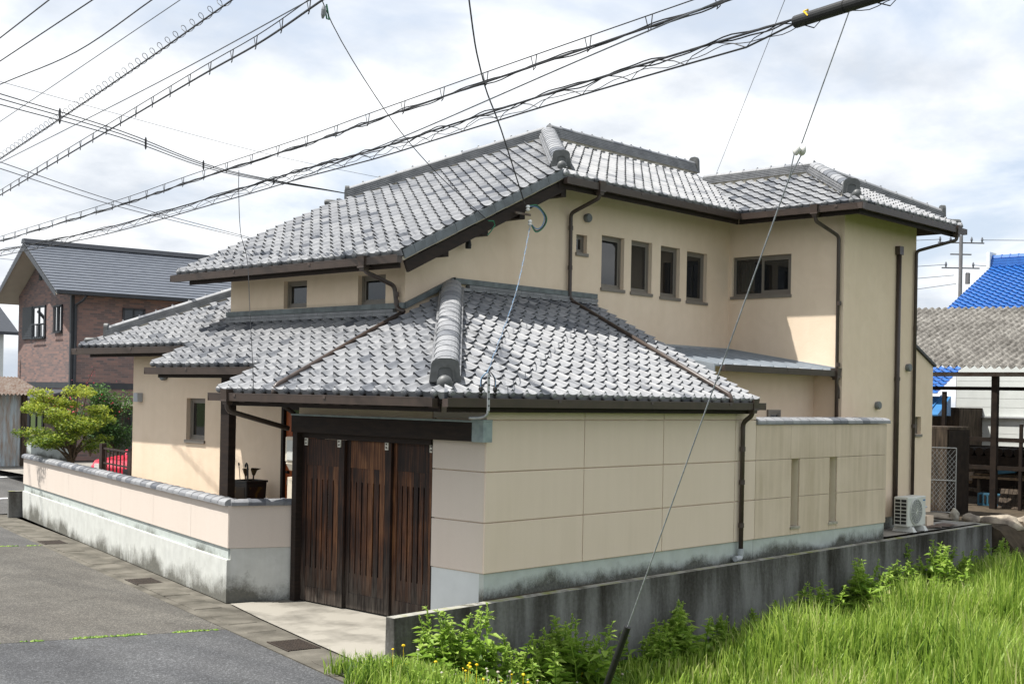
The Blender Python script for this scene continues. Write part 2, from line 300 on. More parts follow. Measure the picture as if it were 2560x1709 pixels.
# ---------------------------------------------------------------- object helpers
WM = {}
def reg(o, parent=None, Wm=None):
    COL.objects.link(o); Wm = Wm or Matrix.Identity(4); WM[o.name] = Wm
    if parent is not None:
        o.parent = parent; pw = WM[parent.name]
        o.matrix_basis = pw.inverted() @ Wm
    else: o.matrix_basis = Wm
    return o
def tag(o, label=None, cat=None, group=None, kind=None):
    if label: o['label'] = label
    if cat: o['category'] = cat
    if group: o['group'] = group
    if kind: o['kind'] = kind
    return o
def thing(name, label, cat, loc=(0, 0, 0), group=None, rotz=0.0):
    o = bpy.data.objects.new(name, None); o.empty_display_size = 0.2
    reg(o, None, Matrix.Translation(loc) @ Matrix.Rotation(rotz, 4, 'Z'))
    return tag(o, label, cat, group)
class MB:
    def __init__(s): s.v = []; s.f = []; s.r = []; s.mi = []; s.cr = 0.5; s.cm = 0
    def add(s, vs, fs):
        b = len(s.v); s.v += [tuple(x) for x in vs]
        for f in fs: s.f.append([b + i for i in f]); s.r.append(s.cr); s.mi.append(s.cm)
        return s
    def poly(s, *p): return s.add(p, [range(len(p))])
    def hexa(s, p):  # 8 points: bottom 0-3 (ccw from above), top 4-7
        return s.add(p, [(0, 3, 2, 1), (4, 5, 6, 7), (0, 1, 5, 4), (1, 2, 6, 5), (2, 3, 7, 6), (3, 0, 4, 7)])
    def box(s, a, b):
        x0, y0, z0 = a; x1, y1, z1 = b
        x0, x1 = min(x0, x1), max(x0, x1); y0, y1 = min(y0, y1), max(y0, y1); z0, z1 = min(z0, z1), max(z0, z1)
        return s.hexa([(x0, y0, z0), (x1, y0, z0), (x1, y1, z0), (x0, y1, z0), (x0, y0, z1), (x1, y0, z1), (x1, y1, z1), (x0, y1, z1)])
    def obox(s, o, ax, ay, az, lx, ly, lz):  # box from corner o along axes
        o = Vector(o); ax, ay, az = Vector(ax) * lx, Vector(ay) * ly, Vector(az) * lz
        return s.hexa([o, o + ax, o + ax + ay, o + ay, o + az, o + ax + az, o + ax + ay + az, o + ay + az])
    def beam(s, p, q, w, h, upv=(0, 0, 1)):
        p, q = Vector(p), Vector(q); d = (q - p); l = d.length; d = d / l; sd = d.cross(Vector(upv)).normalized(); u = sd.cross(d)
        return s.obox(p - sd * w / 2 - u * h / 2, d, sd, u, l, w, h)
    def prism(s, pts, h):  # pts list of 3D top polygon, extruded down by vector h
        n = len(pts); h = Vector(h); p = [Vector(x) for x in pts]; q = [x + h for x in p]
        fs = [list(range(n)), list(range(2 * n - 1, n - 1, -1))]
        for i in range(n): j = (i + 1) % n; fs.append((i, n + i, n + j, j))
        return s.add(p + q, fs)
    def tube(s, pts, r, n=8, cap=True):
        pts = [Vector(p) for p in pts]; rs = r if isinstance(r, (list, tuple)) else [r] * len(pts)
        vs = []; fs = []; prev = None
        for i, p in enumerate(pts):
            d = (pts[min(i + 1, len(pts) - 1)] - pts[max(i - 1, 0)]).normalized()
            a = prev if prev is not None else (Vector((0, 0, 1)) if abs(d.z) < 0.9 else Vector((1, 0, 0)))
            a = (a - d * a.dot(d)); a = a.normalized() if a.length > 1e-6 else d.orthogonal().normalized(); prev = a; c = d.cross(a)
            for k in range(n):
                t = 2 * math.pi * k / n; vs.append(p + (a * math.cos(t) + c * math.sin(t)) * rs[i])
        for i in range(len(pts) - 1):
            for k in range(n): fs.append((i * n + k, i * n + (k + 1) % n, (i + 1) * n + (k + 1) % n, (i + 1) * n + k))
        if cap: fs += [list(range(n - 1, -1, -1)), [(len(pts) - 1) * n + k for k in range(n)]]
        return s.add(vs, fs)
    def lathe(s, o, axis, prof, n=14):  # prof: (dist along axis, radius)
        o = Vector(o); ax = Vector(axis).normalized(); a = ax.orthogonal().normalized(); c = ax.cross(a); vs = []; fs = []
        for (h, r) in prof:
            for k in range(n):
                t = 2 * math.pi * k / n; vs.append(o + ax * h + (a * math.cos(t) + c * math.sin(t)) * r)
        for i in range(len(prof) - 1):
            for k in range(n): fs.append((i * n + k, i * n + (k + 1) % n, (i + 1) * n + (k + 1) % n, (i + 1) * n + k))
        fs += [list(range(n - 1, -1, -1)), [(len(prof) - 1) * n + k for k in range(n)]]
        return s.add(vs, fs)
    def mesh(s, name, mat, smooth=False, rnd=False, tri=False):
        me = bpy.data.meshes.new(name); me.from_pydata([tuple(v) for v in s.v], [], s.f)
        for mt in (mat if isinstance(mat, (list, tuple)) else [mat]): me.materials.append(MATS[mt])
        if isinstance(mat, (list, tuple)): me.polygons.foreach_set('material_index', s.mi)
        if rnd:
            at = me.attributes.new('rnd', 'FLOAT', 'FACE'); at.data.foreach_set('value', s.r)
        if smooth: me.polygons.foreach_set('use_smooth', [True] * len(me.polygons))
        me.update()
        if tri:
            bm = bmesh.new(); bm.from_mesh(me); bmesh.ops.triangulate(bm, faces=[f for f in bm.faces if len(f.verts) > 4]); bmesh.ops.recalc_face_normals(bm, faces=bm.faces); bm.to_mesh(me); bm.free()
        return me
    def build(s, name, mat, parent=None, smooth=False, rnd=False, tri=False, kind=None, local=False, bevel=0):
        me = s.mesh(name, mat, smooth, rnd, tri)
        if bevel:
            bm = bmesh.new(); bm.from_mesh(me); bmesh.ops.remove_doubles(bm, verts=bm.verts, dist=1e-5)
            bmesh.ops.bevel(bm, geom=[e for e in bm.edges if len(e.link_faces) == 2 and e.calc_face_angle(0) > 0.5], offset=bevel, segments=2, affect='EDGES', profile=0.5, clamp_overlap=True); bm.to_mesh(me); bm.free()
        o = bpy.data.objects.new(name, me)
        reg(o, parent, WM[parent.name].copy() if (local and parent is not None) else None)
        if kind: o['kind'] = kind
        return o
def inst(name, me, parent, W):
    o = bpy.data.objects.new(name, me); return reg(o, parent, W)
def clip3(poly, n, d):  # keep n.p <= d
    out = []; k = len(poly)
    for i in range(k):
        a, b = poly[i], poly[(i + 1) % k]; da = n[0] * a[0] + n[1] * a[1] + n[2] * a[2] - d; db = n[0] * b[0] + n[1] * b[1] + n[2] * b[2] - d
        if da <= 0: out.append(a)
        if (da <= 0) != (db <= 0):
            t = da / (da - db); out.append(tuple(a[j] + (b[j] - a[j]) * t for j in range(3)))
    return out
# ================================================================ ground, road, water channel
def sheet(name, pts, z, mat, th=0.0):
    mb = MB(); P = [(p[0], p[1], p[2] if len(p) > 2 else z) for p in pts]
    mb.poly(*P); o = mb.build(name, mat, tri=True); o['kind'] = 'structure'; return o
sheet('ground', [(-300, -300), (500, -300), (500, 500), (-300, 500)], -1.75, 'grass_ground')
def ex(y): return -2.53 + 0.242 * y
l1 = lambda x: 3.38 + (x + 4.3) * (-0.39)
l2 = lambda x: 11.79 + (x + 0.39) * (-0.475)
def cross(l):   # where a cross line meets the asphalt edge
    x = 0.0
    for _ in range(60): x = ex(l(x))
    return (x, l(x))
c1, c2 = cross(l1), cross(l2)
sheet('road', [(-14, -14), (ex(-14), -14), c1, (-14, l1(-14))], -0.462, 'asphalt_dark')
sheet('road', [(-14, l1(-14)), c1, c2, (-14, l2(-14))], -0.460, 'asphalt_old')
sheet('road', [(-14, l2(-14)), c2, (ex(17.5), 17.5), (-14, 17.5)], -0.461, 'asphalt_far')
mb = MB()   # the crossing street beyond, rising gently
ys = [17.5, 19.5, 22.0, 26.0, 30.0, 60.0]; zs = [-0.461, -0.44, -0.38, -0.20, 0.02, 0.10]
for i in range(5):
    mb.poly((-40, ys[i], zs[i]), (60 if i else ex(17.5) + 60, ys[i], zs[i]), (60, ys[i + 1], zs[i + 1]), (-40, ys[i + 1], zs[i + 1]))
o = mb.build('street', 'asphalt_far'); o['kind'] = 'structure'
for i, (yy, zz_) in enumerate(((20.6, -0.405), (25.4, -0.215))):
    mb = MB(); dz = 0.016 if i == 0 else 0.03
    mb.hexa([(2.2, yy, zz_ - 0.02), (12, yy, zz_ - 0.02), (12, yy + 0.17, zz_ - 0.012), (2.2, yy + 0.17, zz_ - 0.012), (2.2, yy, zz_ + 0.008), (12, yy, zz_ + 0.008), (12, yy + 0.17, zz_ + 0.016), (2.2, yy + 0.17, zz_ + 0.016)])
    tag(mb.build('road_line', 'white_paint'), ['nearer white line painted across the far street', 'farther white line painted across the far street'][i], 'road marking', 'white street lines')
# drain channel with cover blocks
dd = Vector((0.238, 1, 0)).normalized(); dn = Vector((dd.y, -dd.x, 0))
def dc(y): return Vector((-2.18 + 0.238 * y, y, 0))
mb = MB(); a, b = dc(-1.6), dc(17.4)
mb.prism([a - dn * 0.30 + Vector((0, 0, -0.468)), a + dn * 0.62 + Vector((0, 0, -0.468)), b + dn * 0.42 + Vector((0, 0, -0.468)), b - dn * 0.30 + Vector((0, 0, -0.468))], (0, 0, -0.3))
drain = mb.build('drain_channel', 'drain_concrete', tri=True); drain['kind'] = 'structure'
grates = [1.45, 6.63, 11.91]
y = -1.5; blk = []
mbb = MB(); mbb.box((-0.19, 0.006, -0.05), (0.19, 0.594, 0.0)); blk_me = mbb.mesh('drain_cover', 'drain_concrete')
bm = bmesh.new(); bm.from_mesh(blk_me); bmesh.ops.bevel(bm, geom=list(bm.edges), offset=0.008, segments=1, affect='EDGES'); bm.to_mesh(blk_me); bm.free()
rz = math.atan2(-dd.x, dd.y)
while y < 17.0:
    hit = [g for g in grates if y - 0.02 < g < y + 0.61 * dd.y]
    p = dc(y)
    if hit:
        grates.remove(hit[0])
        mb = MB()
        for k in range(13): mb.box((-0.185 + k * 0.03, 0.02, -0.04), (-0.172 + k * 0.03, 0.58, -0.002))
        for q in (0.02, 0.2, 0.38, 0.57): mb.box((-0.19, q, -0.045), (0.19, q + 0.018, -0.005))
        for q in (-0.2, 0.182): mb.box((q, 0.0, -0.045), (q + 0.018, 0.6, 0.0))
        me = mb.mesh('drain_grate', 'grate')
        o = inst('drain_grate', me, None, Matrix.Translation((p.x, p.y, -0.4545)) @ Matrix.Rotation(rz, 4, 'Z'))
        lab = {1.45: 'large rusty iron drain grate beside the pale slab before the gate', 6.63: 'rusty drain grate by the middle of the low wall', 11.91: 'small far drain grate near the mossy line on the road'}[hit[0]]
        tag(o, lab, 'drain grate', 'iron drain grates')
    else:
        inst('drain_cover', blk_me, drain, Matrix.Translation((p.x, p.y, -0.456 + random.uniform(-0.006, 0.006))) @ Matrix.Rotation(rz + random.uniform(-0.008, 0.008), 4, 'Z'))
    y += 0.61 * dd.y
sheet('apron', [(-0.86, 3.93), (0.25, 3.62), (0.25, 0.0), (-1.6, -0.15), (-2.02, -0.2), (-1.62, 1.3), (-1.22, 2.75)], -0.449, 'apron_concrete')
sheet('yard', [(0.02, 0.03), (5.8, 0.05), (14.9, 0.05), (30, 0.05), (30, 40), (8, 40), (5.0, 17.0), (2.45, 16.6), (0.0, 6.5), (0.3, 3.7)], -0.03, 'yard_concrete')
# moss growing along the two road joints
def moss(name, a, b, n, lab):
    mb = MB(); a, b = Vector(a), Vector(b)
    for i in range(n):
        t = random.random(); t = t if random.random() < 0.5 else 0.35 + 0.65 * t
        if math.sin(t * 31) + math.sin(t * 13 + 1) + .5 * math.sin(t * 77) < random.uniform(-.9, .7): continue
        p = a.lerp(b, t) + Vector((random.gauss(0, 0.012), random.gauss(0, 0.014), 0)); r = random.uniform(0.012, 0.035); h = random.uniform(0.006, 0.022)
        mb.cr = random.random()
        mb.add([p + Vector((r * math.cos(k * 1.047), r * 0.8 * math.sin(k * 1.047), 0)) for k in range(6)] + [p + Vector((0, 0, h))], [(k, (k + 1) % 6, 6) for k in range(6)])
    tag(mb.build(name, 'weed', rnd=True), lab, 'moss', kind='stuff')
moss('moss', (-4.6, 3.50, -0.458), (c1[0] - 0.1, c1[1] + 0.05, -0.458), 420, 'thin line of yellow green moss in the near road joint')
moss('moss', (-1.0, 12.08, -0.458), (c2[0], c2[1], -0.458), 160, 'short mossy line across the road farther off')

# ================================================================ roof tiles
W0 = 0.25; L0 = 0.218; MP = 0.475; CP = 1 / math.sqrt(1 + MP * MP); SP = MP * CP
PU = [0.0, 0.045, 0.10, 0.16, 0.23, 0.33, 0.45, 0.60, 0.75, 0.88, 1.0, 1.05]
PZ = [0.018, 0.046, 0.060, 0.057, 0.040, 0.016, 0.005, 0.0, 0.002, 0.009, 0.024, 0.032]
def tile_geo(w=W0, l=L0, eave=False):
    vs = []; fs = []; n = len(PU); k = w / 0.25; lift = 0.036; t0 = -0.018; t1 = l * 1.06
    for (t, dz) in ((t0, lift), (t1, -0.002)):
        for u, z in zip(PU, PZ): vs.append((u * w, t, z * k + dz))
    for i in range(n - 1): fs.append((i, i + 1, n + i + 1, n + i))
    b = len(vs)
    dr = 0.030
    for u, z in zip(PU, PZ): vs.append((u * w, t0, z * k + lift))
    for i, (u, z) in enumerate(zip(PU, PZ)):
        zl = z * k + lift - dr
        if eave: zl = min(zl, -0.052 + 0.10 * (u - 0.58) ** 2 * 0.6) if u > 0.24 else z * k + lift - 0.05
        vs.append((u * w, t0 + (0.004 if eave else 0.022), zl))
    for i in range(n - 1): fs.append((b + n + i, b + n + i + 1, b + i + 1, b + i))
    b = len(vs); vs += [(0, t0, PZ[0] * k + lift), (0, t1, PZ[0] * k - 0.002), (0, t1, -0.03), (0, t0, PZ[0] * k + lift - 0.04)]; fs.append((b, b + 1, b + 2, b + 3))
    if eave:
        cx, cz, rr = 0.115 * w, 0.030, 0.047; m = 12; b = len(vs)
        for (yy, r) in ((t0 + 0.03, rr), (t0 - 0.012, rr), (t0 - 0.030, rr * 0.8), (t0 - 0.038, rr * 0.35)):
            for q in range(m):
                a = 2 * math.pi * q / m; vs.append((cx + r * math.cos(a), yy, cz + r * math.sin(a)))
        for j in range(3):
            for q in range(m): fs.append((b + j * m + q, b + j * m + (q + 1) % m, b + (j + 1) * m + (q + 1) % m, b + (j + 1) * m + q))
        fs.append([b + 3 * m + q for q in range(m)])
    return vs, fs
TG = {False: tile_geo(), True: tile_geo(eave=True)}
FULL = []     # (distance, eave, matrix, roof key)
JOIN = {}     # roof key -> MB
def lay_tiles(key, O, axis, cols, rows, region, clips, eave_row, width=W0):
    """axis 'X' rises toward +X (columns run along -Y); 'Y' rises toward +Y (columns run along +X)"""
    s = Vector((0, -1, 0)) if axis == 'X' else Vector((1, 0, 0))
    t = Vector((CP, 0, SP)) if axis == 'X' else Vector((0, CP, SP)); n = s.cross(t); O = Vector(O); k = width / W0
    for i in range(*cols):
        for j in range(rows):
            base = O + s * (i * width) + t * (j * L0)
            cor = [base + s * (a * width) + t * (b * L0) for a in (0.02, 0.98) for b in (0.02, 0.98)]
            ctr = base + s * (0.5 * width) + t * (0.5 * L0)
            if not region(ctr.x, ctr.y, i, j): continue
            ev = j == eave_row(i)
            fl = [all(a * c.x + b * c.y <= d for c in cor) for a, b, d in clips]
            anyc = [any(a * c.x + b * c.y <= d for c in cor) for a, b, d in clips]
            if not all(anyc): continue
            jit = random.uniform(-0.004, 0.004); zr = random.gauss(0, 0.004)
            Mx = Matrix(((s.x * k, t.x, n.x, base.x), (s.y * k, t.y, n.y, base.y), (s.z * k, t.z, n.z, base.z), (0, 0, 0, 1))) @ Matrix.Translation((jit, random.uniform(-0.003, 0.003), random.uniform(-0.002, 0.002))) @ Matrix.Rotation(zr, 4, 'Z') @ Matrix.Rotation(random.gauss(0, 0.006), 4, 'Y')
            if all(fl): FULL.append(((ctr - CAM).length, ev, Mx, key))
            else:
                mb = JOIN.setdefault(key, MB()); mb.cr = random.random(); vs, fs = TG[ev]
                wv = [tuple(Mx @ Vector(v)) for v in vs]
                for f in fs:
                    p = [wv[q] for q in f]
                    for (a, b, d) in clips:
                        p = clip3(p, (a, b, 0), d)
                        if len(p) < 3: break
                    if len(p) >= 3: mb.poly(*p)

ZE = 2.43; XO = -0.90; YO = -0.196; XR = 5.646; YG = 4.216; X2, Y2 = -0.112, 7.216; X3, Y3 = 0.676, 11.02
XU, YU, YL = 1.398, 3.035, 7.352
ZE2 = 4.362; XE2 = 0.79; YV = 2.428; YL2 = 7.96; XA = 4.10; ZA = 5.90
XT, YT, XT2 = 9.733, 0.606, 12.64; XET = 9.125; YET = -0.002; XETR = 13.247
zL = lambda x: ZE + MP * (x - XO)
zR = lambda y: ZE + MP * (y - YO)
zU = lambda x: ZE2 + MP * (x - XE2)
zA = lambda y: ZA + MP * (y - YV)
zT = lambda x: ZA + MP * (x - XET)
zTR = lambda y: ZA + MP * (y - YET)
hipc = XO - YO
# lower left face: columns counted from the gate's left verge
def ev_l(i):
    return 0 if i >= 0 else (4 if i >= -12 else 8)
def reg_l(x, y, i, j):
    if j < ev_l(i): return False
    if y < YU: return True
    if y < YL: return x < XU + 0.05
    return True
lay_tiles('lower', (XO, YG, ZE), 'X', (-28, 19), 30, reg_l, [(1, -1, hipc), (1, 1, X3 + Y3)], ev_l)
lay_tiles('lower', (XR - 27 * W0, YO, ZE), 'Y', (0, 27), 17, lambda x, y, i, j: y < YU + 0.05, [(-1, 1, -hipc)], lambda i: 0)
wu = (YL2 - YV) / 22
lay_tiles('upper', (XE2, YL2, ZE2), 'X', (0, 22), 32, lambda x, y, i, j: True, [(1, -1, XA - YV), (1, 1, XA + YL2)], lambda i: 0, wu)
lay_tiles('upper', (XA, YV, ZA), 'Y', (0, 31), 15, lambda x, y, i, j: x < 11.6 and y < 5.19, [(-1, 1, -(XA - YV)), (1, -1, XET - YV)], lambda i: 0)
lay_tiles('tower', (XET, YV + 2.25, ZA), 'X', (0, 20), 11, lambda x, y, i, j: x < 11.19, [(1, -1, XET - YET), (-1, 1, YV - XET)], lambda i: 0)
lay_tiles('tower', (XET, YET, ZA), 'Y', (0, 17), 11, lambda x, y, i, j: True, [(-1, 1, -(XET - YET)), (1, 1, XETR + YET)], lambda i: 0)

# ================================================================ the house
house = thing('house', 'cream stucco two storey house with grey tiled hip roofs and a gate roof', 'house', (4, 3, 0))
# decks under the tiles (soffit wood)
def deck(polys, mat='soffit', name='roof', top=0.012, th=0.11):
    mb = MB()
    for pts in polys: mb.prism([(x, y, z - top) for x, y, z in pts], (0, 0, -th))
    return mb.build(name, mat, house, tri=True)
PL = lambda pts, f: [(x, y, f(x, y)) for x, y in pts]
hx = YU + hipc
roof_lower = deck([
    PL([(XO + .03, YO + .06), (hx, YU), (XU, YU), (XU, YG - .02), (XO + .03, YG - .02)], lambda x, y: zL(x)),
    PL([(X2 + .03, YG - .02), (XU, YG - .02), (XU, Y2 - .02), (X2 + .03, Y2 - .02)], lambda x, y: zL(x)),
    PL([(X3 + .03, Y2 - .02), (XU, Y2 - .02), (4.3, 7.38), (X3 + .03, Y3 - .05)], lambda x, y: zL(x)),
    PL([(XO + .06, YO + .03), (XR - .02, YO + .03), (XR - .02, YU), (hx, YU)], lambda x, y: zR(y)),
    PL([(X3 + .05, Y3), (4.3, 7.42), (7.5, 7.42), (7.5, Y3)], lambda x, y: zL(X3) + MP * (Y3 - y))])
wA = (YL2 - YV) / 2; APX = (XA + wA, YV + wA)
roof_upper = deck([
    PL([(XE2 + .03, YV + .03), (XA, YV + .03), APX, (XA, YL2 - .03), (XE2 + .03, YL2 - .03)], lambda x, y: zU(x)),
    PL([(XA, YV + .03), (XET + .03, YV + .03), (11.3, 4.6), (11.6, 5.15), (11.6, APX[1]), APX], lambda x, y: zA(y)),
    PL([(XA, YL2 - .03), APX, (11.6, APX[1]), (11.6, YL2 - .03)], lambda x, y: zA(YV + YL2 - y))])
TA = ((XET + XETR) / 2, YET + (XETR - XET) / 2)
roof_tower = deck([
    PL([(XET + .03, YET + .03), TA, (TA[0], 4.6), (XET + .03, YV)], lambda x, y: zT(x)),
    PL([(XET + .03, YET + .03), (XETR - .03, YET + .03), TA], lambda x, y: zTR(y)),
    PL([(XETR - .03, YET + .03), (XETR - .03, 5.6), (TA[0], 5.6), TA], lambda x, y: zT(XET + XETR - x))])
RO = {'lower': roof_lower, 'upper': roof_upper, 'tower': roof_tower}
for n_, l_ in (('lower', 'lower roof over gate and rooms'), ('upper', 'main upper roof'), ('tower', 'hipped roof of the right wing')): RO[n_]['label'] = 'grey tiled ' + l_
FULL.sort(key=lambda q: q[0])
tm = {}
for ev in (False, True):
    mb = MB(); mb.add(*TG[ev]); tm[ev] = mb.mesh('roof_tile', 'tile', smooth=True)
    bm = bmesh.new(); bm.from_mesh(tm[ev])
    for e_ in bm.edges: e_.smooth = e_.calc_face_angle(0) < 0.7 if len(e_.link_faces) == 2 else True
    bm.to_mesh(tm[ev]); bm.free()
NI = 296
for d_, ev, Mx, key in FULL[:NI]: inst('roof_tile', tm[ev], RO[key], Mx)
for d_, ev, Mx, key in FULL[NI:]:
    mb = JOIN.setdefault(key, MB()); mb.cr = random.random(); vs, fs = TG[ev]; mb.add([Mx @ Vector(v) for v in vs], fs)
for key, mb in JOIN.items():
    mb.build('roof_tiles', 'tile_joined', RO[key], smooth=True, rnd=True, kind='stuff')

# ridges: courses of flat tiles with a row of cap tiles on top
def ridge(roof, p, q, layers, w, capr, capl=0.27, base=0.05, lh=0.034, flat=0.55, joints=True):
    p, q = Vector(p), Vector(q); d = (q - p); L = d.length; d /= L; sd = d.cross(Vector((0, 0, 1))).normalized(); u = sd.cross(d)
    mb = MB(); mb.obox(p - sd * (w * 0.42) - u * 0.08, d, sd, u, L, w * 0.84, base + 0.075); mb.build('ridge_mortar', 'white_plaster', roof); mb = MB(); mb.obox(p - sd * (w * 0.30) + u * (base - 0.01), d, sd, u, L, w * 0.6, lh * layers + 0.005); mb.build('ridge_core', 'oni_tile', roof)
    mb = MB(); z = base
    for k in range(layers):
        ww = w * (1.0 - 0.09 * k); a = -0.02 if k % 2 else 0.0; n = max(1, int(round(L / 0.29))); seg = L / n
        for i in range(n + 1):
            s0 = max(0.0, (i - (0.5 if k % 2 else 0)) * seg); s1 = min(L, (i + 1 - (0.5 if k % 2 else 0)) * seg)
            if s1 - s0 < 0.02: continue
            for sg in (-1, 1):
                o = p + d * (s0 + 0.002) + u * z
                a0, a1 = (0.0, ww / 2) if sg > 0 else (-ww / 2, 0.0)
                mb.hexa([o + sd * a0 + u * (0.0 if sg > 0 else -0.012), o + d * (s1 - s0 - 0.004) + sd * a0 + u * (0.0 if sg > 0 else -0.012), o + d * (s1 - s0 - 0.004) + sd * a1 + u * (-0.012 if sg > 0 else 0), o + sd * a1 + u * (-0.012 if sg > 0 else 0),
                         o + sd * a0 + u * (lh - 0.013 if sg > 0 else lh - 0.023), o + d * (s1 - s0 - 0.004) + sd * a0 + u * (lh - 0.013 if sg > 0 else lh - 0.023), o + d * (s1 - s0 - 0.004) + sd * a1 + u * (lh - 0.023 if sg > 0 else lh - 0.013), o + sd * a1 + u * (lh - 0.023 if sg > 0 else lh - 0.013)])
        z += lh
    if layers: mb.build('ridge_courses', 'ridge_tile', roof, kind='stuff')
    n = max(1, int(round(L / capl))); seg = L / n
    mb = MB(); prof = [(math.cos(a), math.sin(a)) for a in [math.pi * k / 10 for k in range(11)]]
    def ring(t, r): return [(c * r, t, s_ * r * flat) for c, s_ in prof]
    rr = [(0.0, capr * 1.06), (0.035, capr * 1.06), (0.036, capr), (seg + 0.01, capr * 0.97)]
    if not joints: rr = [(-0.012, capr * 1.03), (seg + 0.012, capr * 0.95)]
    for (a, ra), (b, rb) in zip(rr[:-1], rr[1:]):
        A, B = ring(a, ra), ring(b, rb)
        for k in range(10): mb.poly(A[k], A[k + 1], B[k + 1], B[k])
    A = ring(rr[0][0], rr[0][1]); mb.poly(*[(x, y, zz) for x, y, zz in A][::-1])
    if joints:
        mb.lathe((0, 0.018, capr * flat * 1.02), (0, 0, 1), [(0, 0.018), (0.018, 0.017), (0.026, 0.008)], 8)
    me = mb.mesh('ridge_cap_tile', 'tile', smooth=False)
    for i in range(n):
        o = p + d * (i * seg) + u * z
        inst('ridge_cap_tile', me, roof, Matrix(((sd.x, d.x, u.x, o.x), (sd.y, d.y, u.y, o.y), (sd.z, d.z, u.z, o.z), (0, 0, 0, 1))))
    return u
def oni(roof, p, d, w, h, th=0.07):
    """arched end tile: p bottom centre, d outward direction"""
    p = Vector(p); d = Vector(d); d.z = 0; d.normalize(); sd = d.cross(Vector((0, 0, 1))).normalized(); u = Vector((0, 0, 1))
    def arch(w, h, k=9):
        pts = [(-w / 2, 0)]
        for i in range(k + 1):
            a = math.pi - math.pi * i / k; c, s_ = math.cos(a), math.sin(a)
            pts.append((w * 0.46 * math.copysign(abs(c) ** 0.6, c), h * 0.45 + h * 0.55 * abs(s_) ** 0.6))
        pts.append((w / 2, 0)); return pts
    mb = MB()
    O = [p + sd * x + u * z for x, z in arch(w, h)]; mb.prism([q + d * th / 2 for q in O], -d * th)
    I = [p + sd * x + u * (z + 0.005) for x, z in arch(w * 0.62, h * 0.70)]; J = [p + sd * x + u * (z + 0.005) for x, z in arch(w * 0.50, h * 0.60)]
    f = d * (th / 2 + 0.012); n = len(I)
    for i in range(n - 1):
        mb.hexa([I[i] + d * th / 2, J[i] + d * th / 2, J[i + 1] + d * th / 2, I[i + 1] + d * th / 2, I[i] + f, J[i] + f, J[i + 1] + f, I[i + 1] + f])
    return mb.build('ridge_end_tile', 'oni_tile', roof, tri=True)
def tomoe(roof, p, d, r=0.075, l=0.26):
    p = Vector(p); d = Vector(d).normalized(); mb = MB()
    mb.lathe(p - d * l, d, [(0, r * 0.8), (l, r), (l + r * 0.35, r * 0.9), (l + r * 0.6, r * 0.6), (l + r * 0.72, r * 0.2)], 14)
    return mb.build('corner_cap_tile', 'oni_tile', roof, smooth=True)
# gate hip
h0 = Vector((XO, YO, ZE)); h1 = Vector((hx, YU, zL(hx)))
hd = (h1 - h0).normalized()
ridge(roof_lower, h0 + hd * 0.42, h1 - hd * 0.02, 1, 0.36, 0.150, 0.235, 0.06, 0.045, 0.60, joints=False)
oni(roof_lower, h0 + hd * 0.38 + Vector((0, 0, 0.02)), -hd, 0.37, 0.28)
tomoe(roof_lower, h0 + hd * 0.18 + Vector((0, 0, 0.075)), -Vector((hd.x, hd.y, hd.z * 0.2)), 0.092)
# left hip of the lower roof
a = Vector((X3, Y3, zL(X3))); b = Vector((4.2, Y3 - (4.2 - X3), zL(4.2))); dv = (b - a).normalized()
ridge(roof_lower, a + dv * 0.55, b, 3, 0.28, 0.075, 0.31, 0.045, 0.036, 0.8)
oni(roof_lower, a + dv * 0.50 + Vector((0, 0, 0.02)), -dv, 0.22, 0.26); tomoe(roof_lower, a + dv * 0.12 + Vector((0, 0, 0.075)), -Vector((dv.x, dv.y, 0.05)), 0.06, 0.4)
# upper hips and ridge
a = Vector((XA, YV, zU(XA))); b = Vector((APX[0], APX[1], zU(APX[0]))); dv = (b - a).normalized()
ridge(roof_upper, a + dv * 0.45, b - dv * 0.02, 2, 0.36, 0.145, 0.235, 0.05, 0.040, 0.60, joints=False)
oni(roof_upper, a + dv * 0.40 + Vector((0, 0, 0.02)), -dv, 0.31, 0.27); tomoe(roof_upper, a + dv * 0.20 + Vector((0, 0, 0.075)), -Vector((dv.x, dv.y, 0.1)), 0.075)
a = Vector((XA, YL2, zU(XA))); dv = (b - a).normalized()
ridge(roof_upper, a + dv * 0.25, b - dv * 0.02, 4, 0.28, 0.075, 0.31, 0.045, 0.034, 0.8)
oni(roof_upper, a + dv * 0.20 + Vector((0, 0, 0.02)), -dv, 0.20, 0.26); tomoe(roof_upper, a - dv * 0.2 + Vector((0, 0, 0.09)), -Vector((dv.x, dv.y, -0.05)), 0.06, 0.4)
e_ = Vector((11.55, APX[1], b.z)); dv = Vector((1, 0, 0))
ridge(roof_upper, b + Vector((0.02, 0, 0)), e_, 5, 0.28, 0.075, 0.31, 0.045, 0.034, 0.8); oni(roof_upper, e_ + Vector((0.05, 0, 0.03)), (1, 0, 0), 0.26, 0.35)
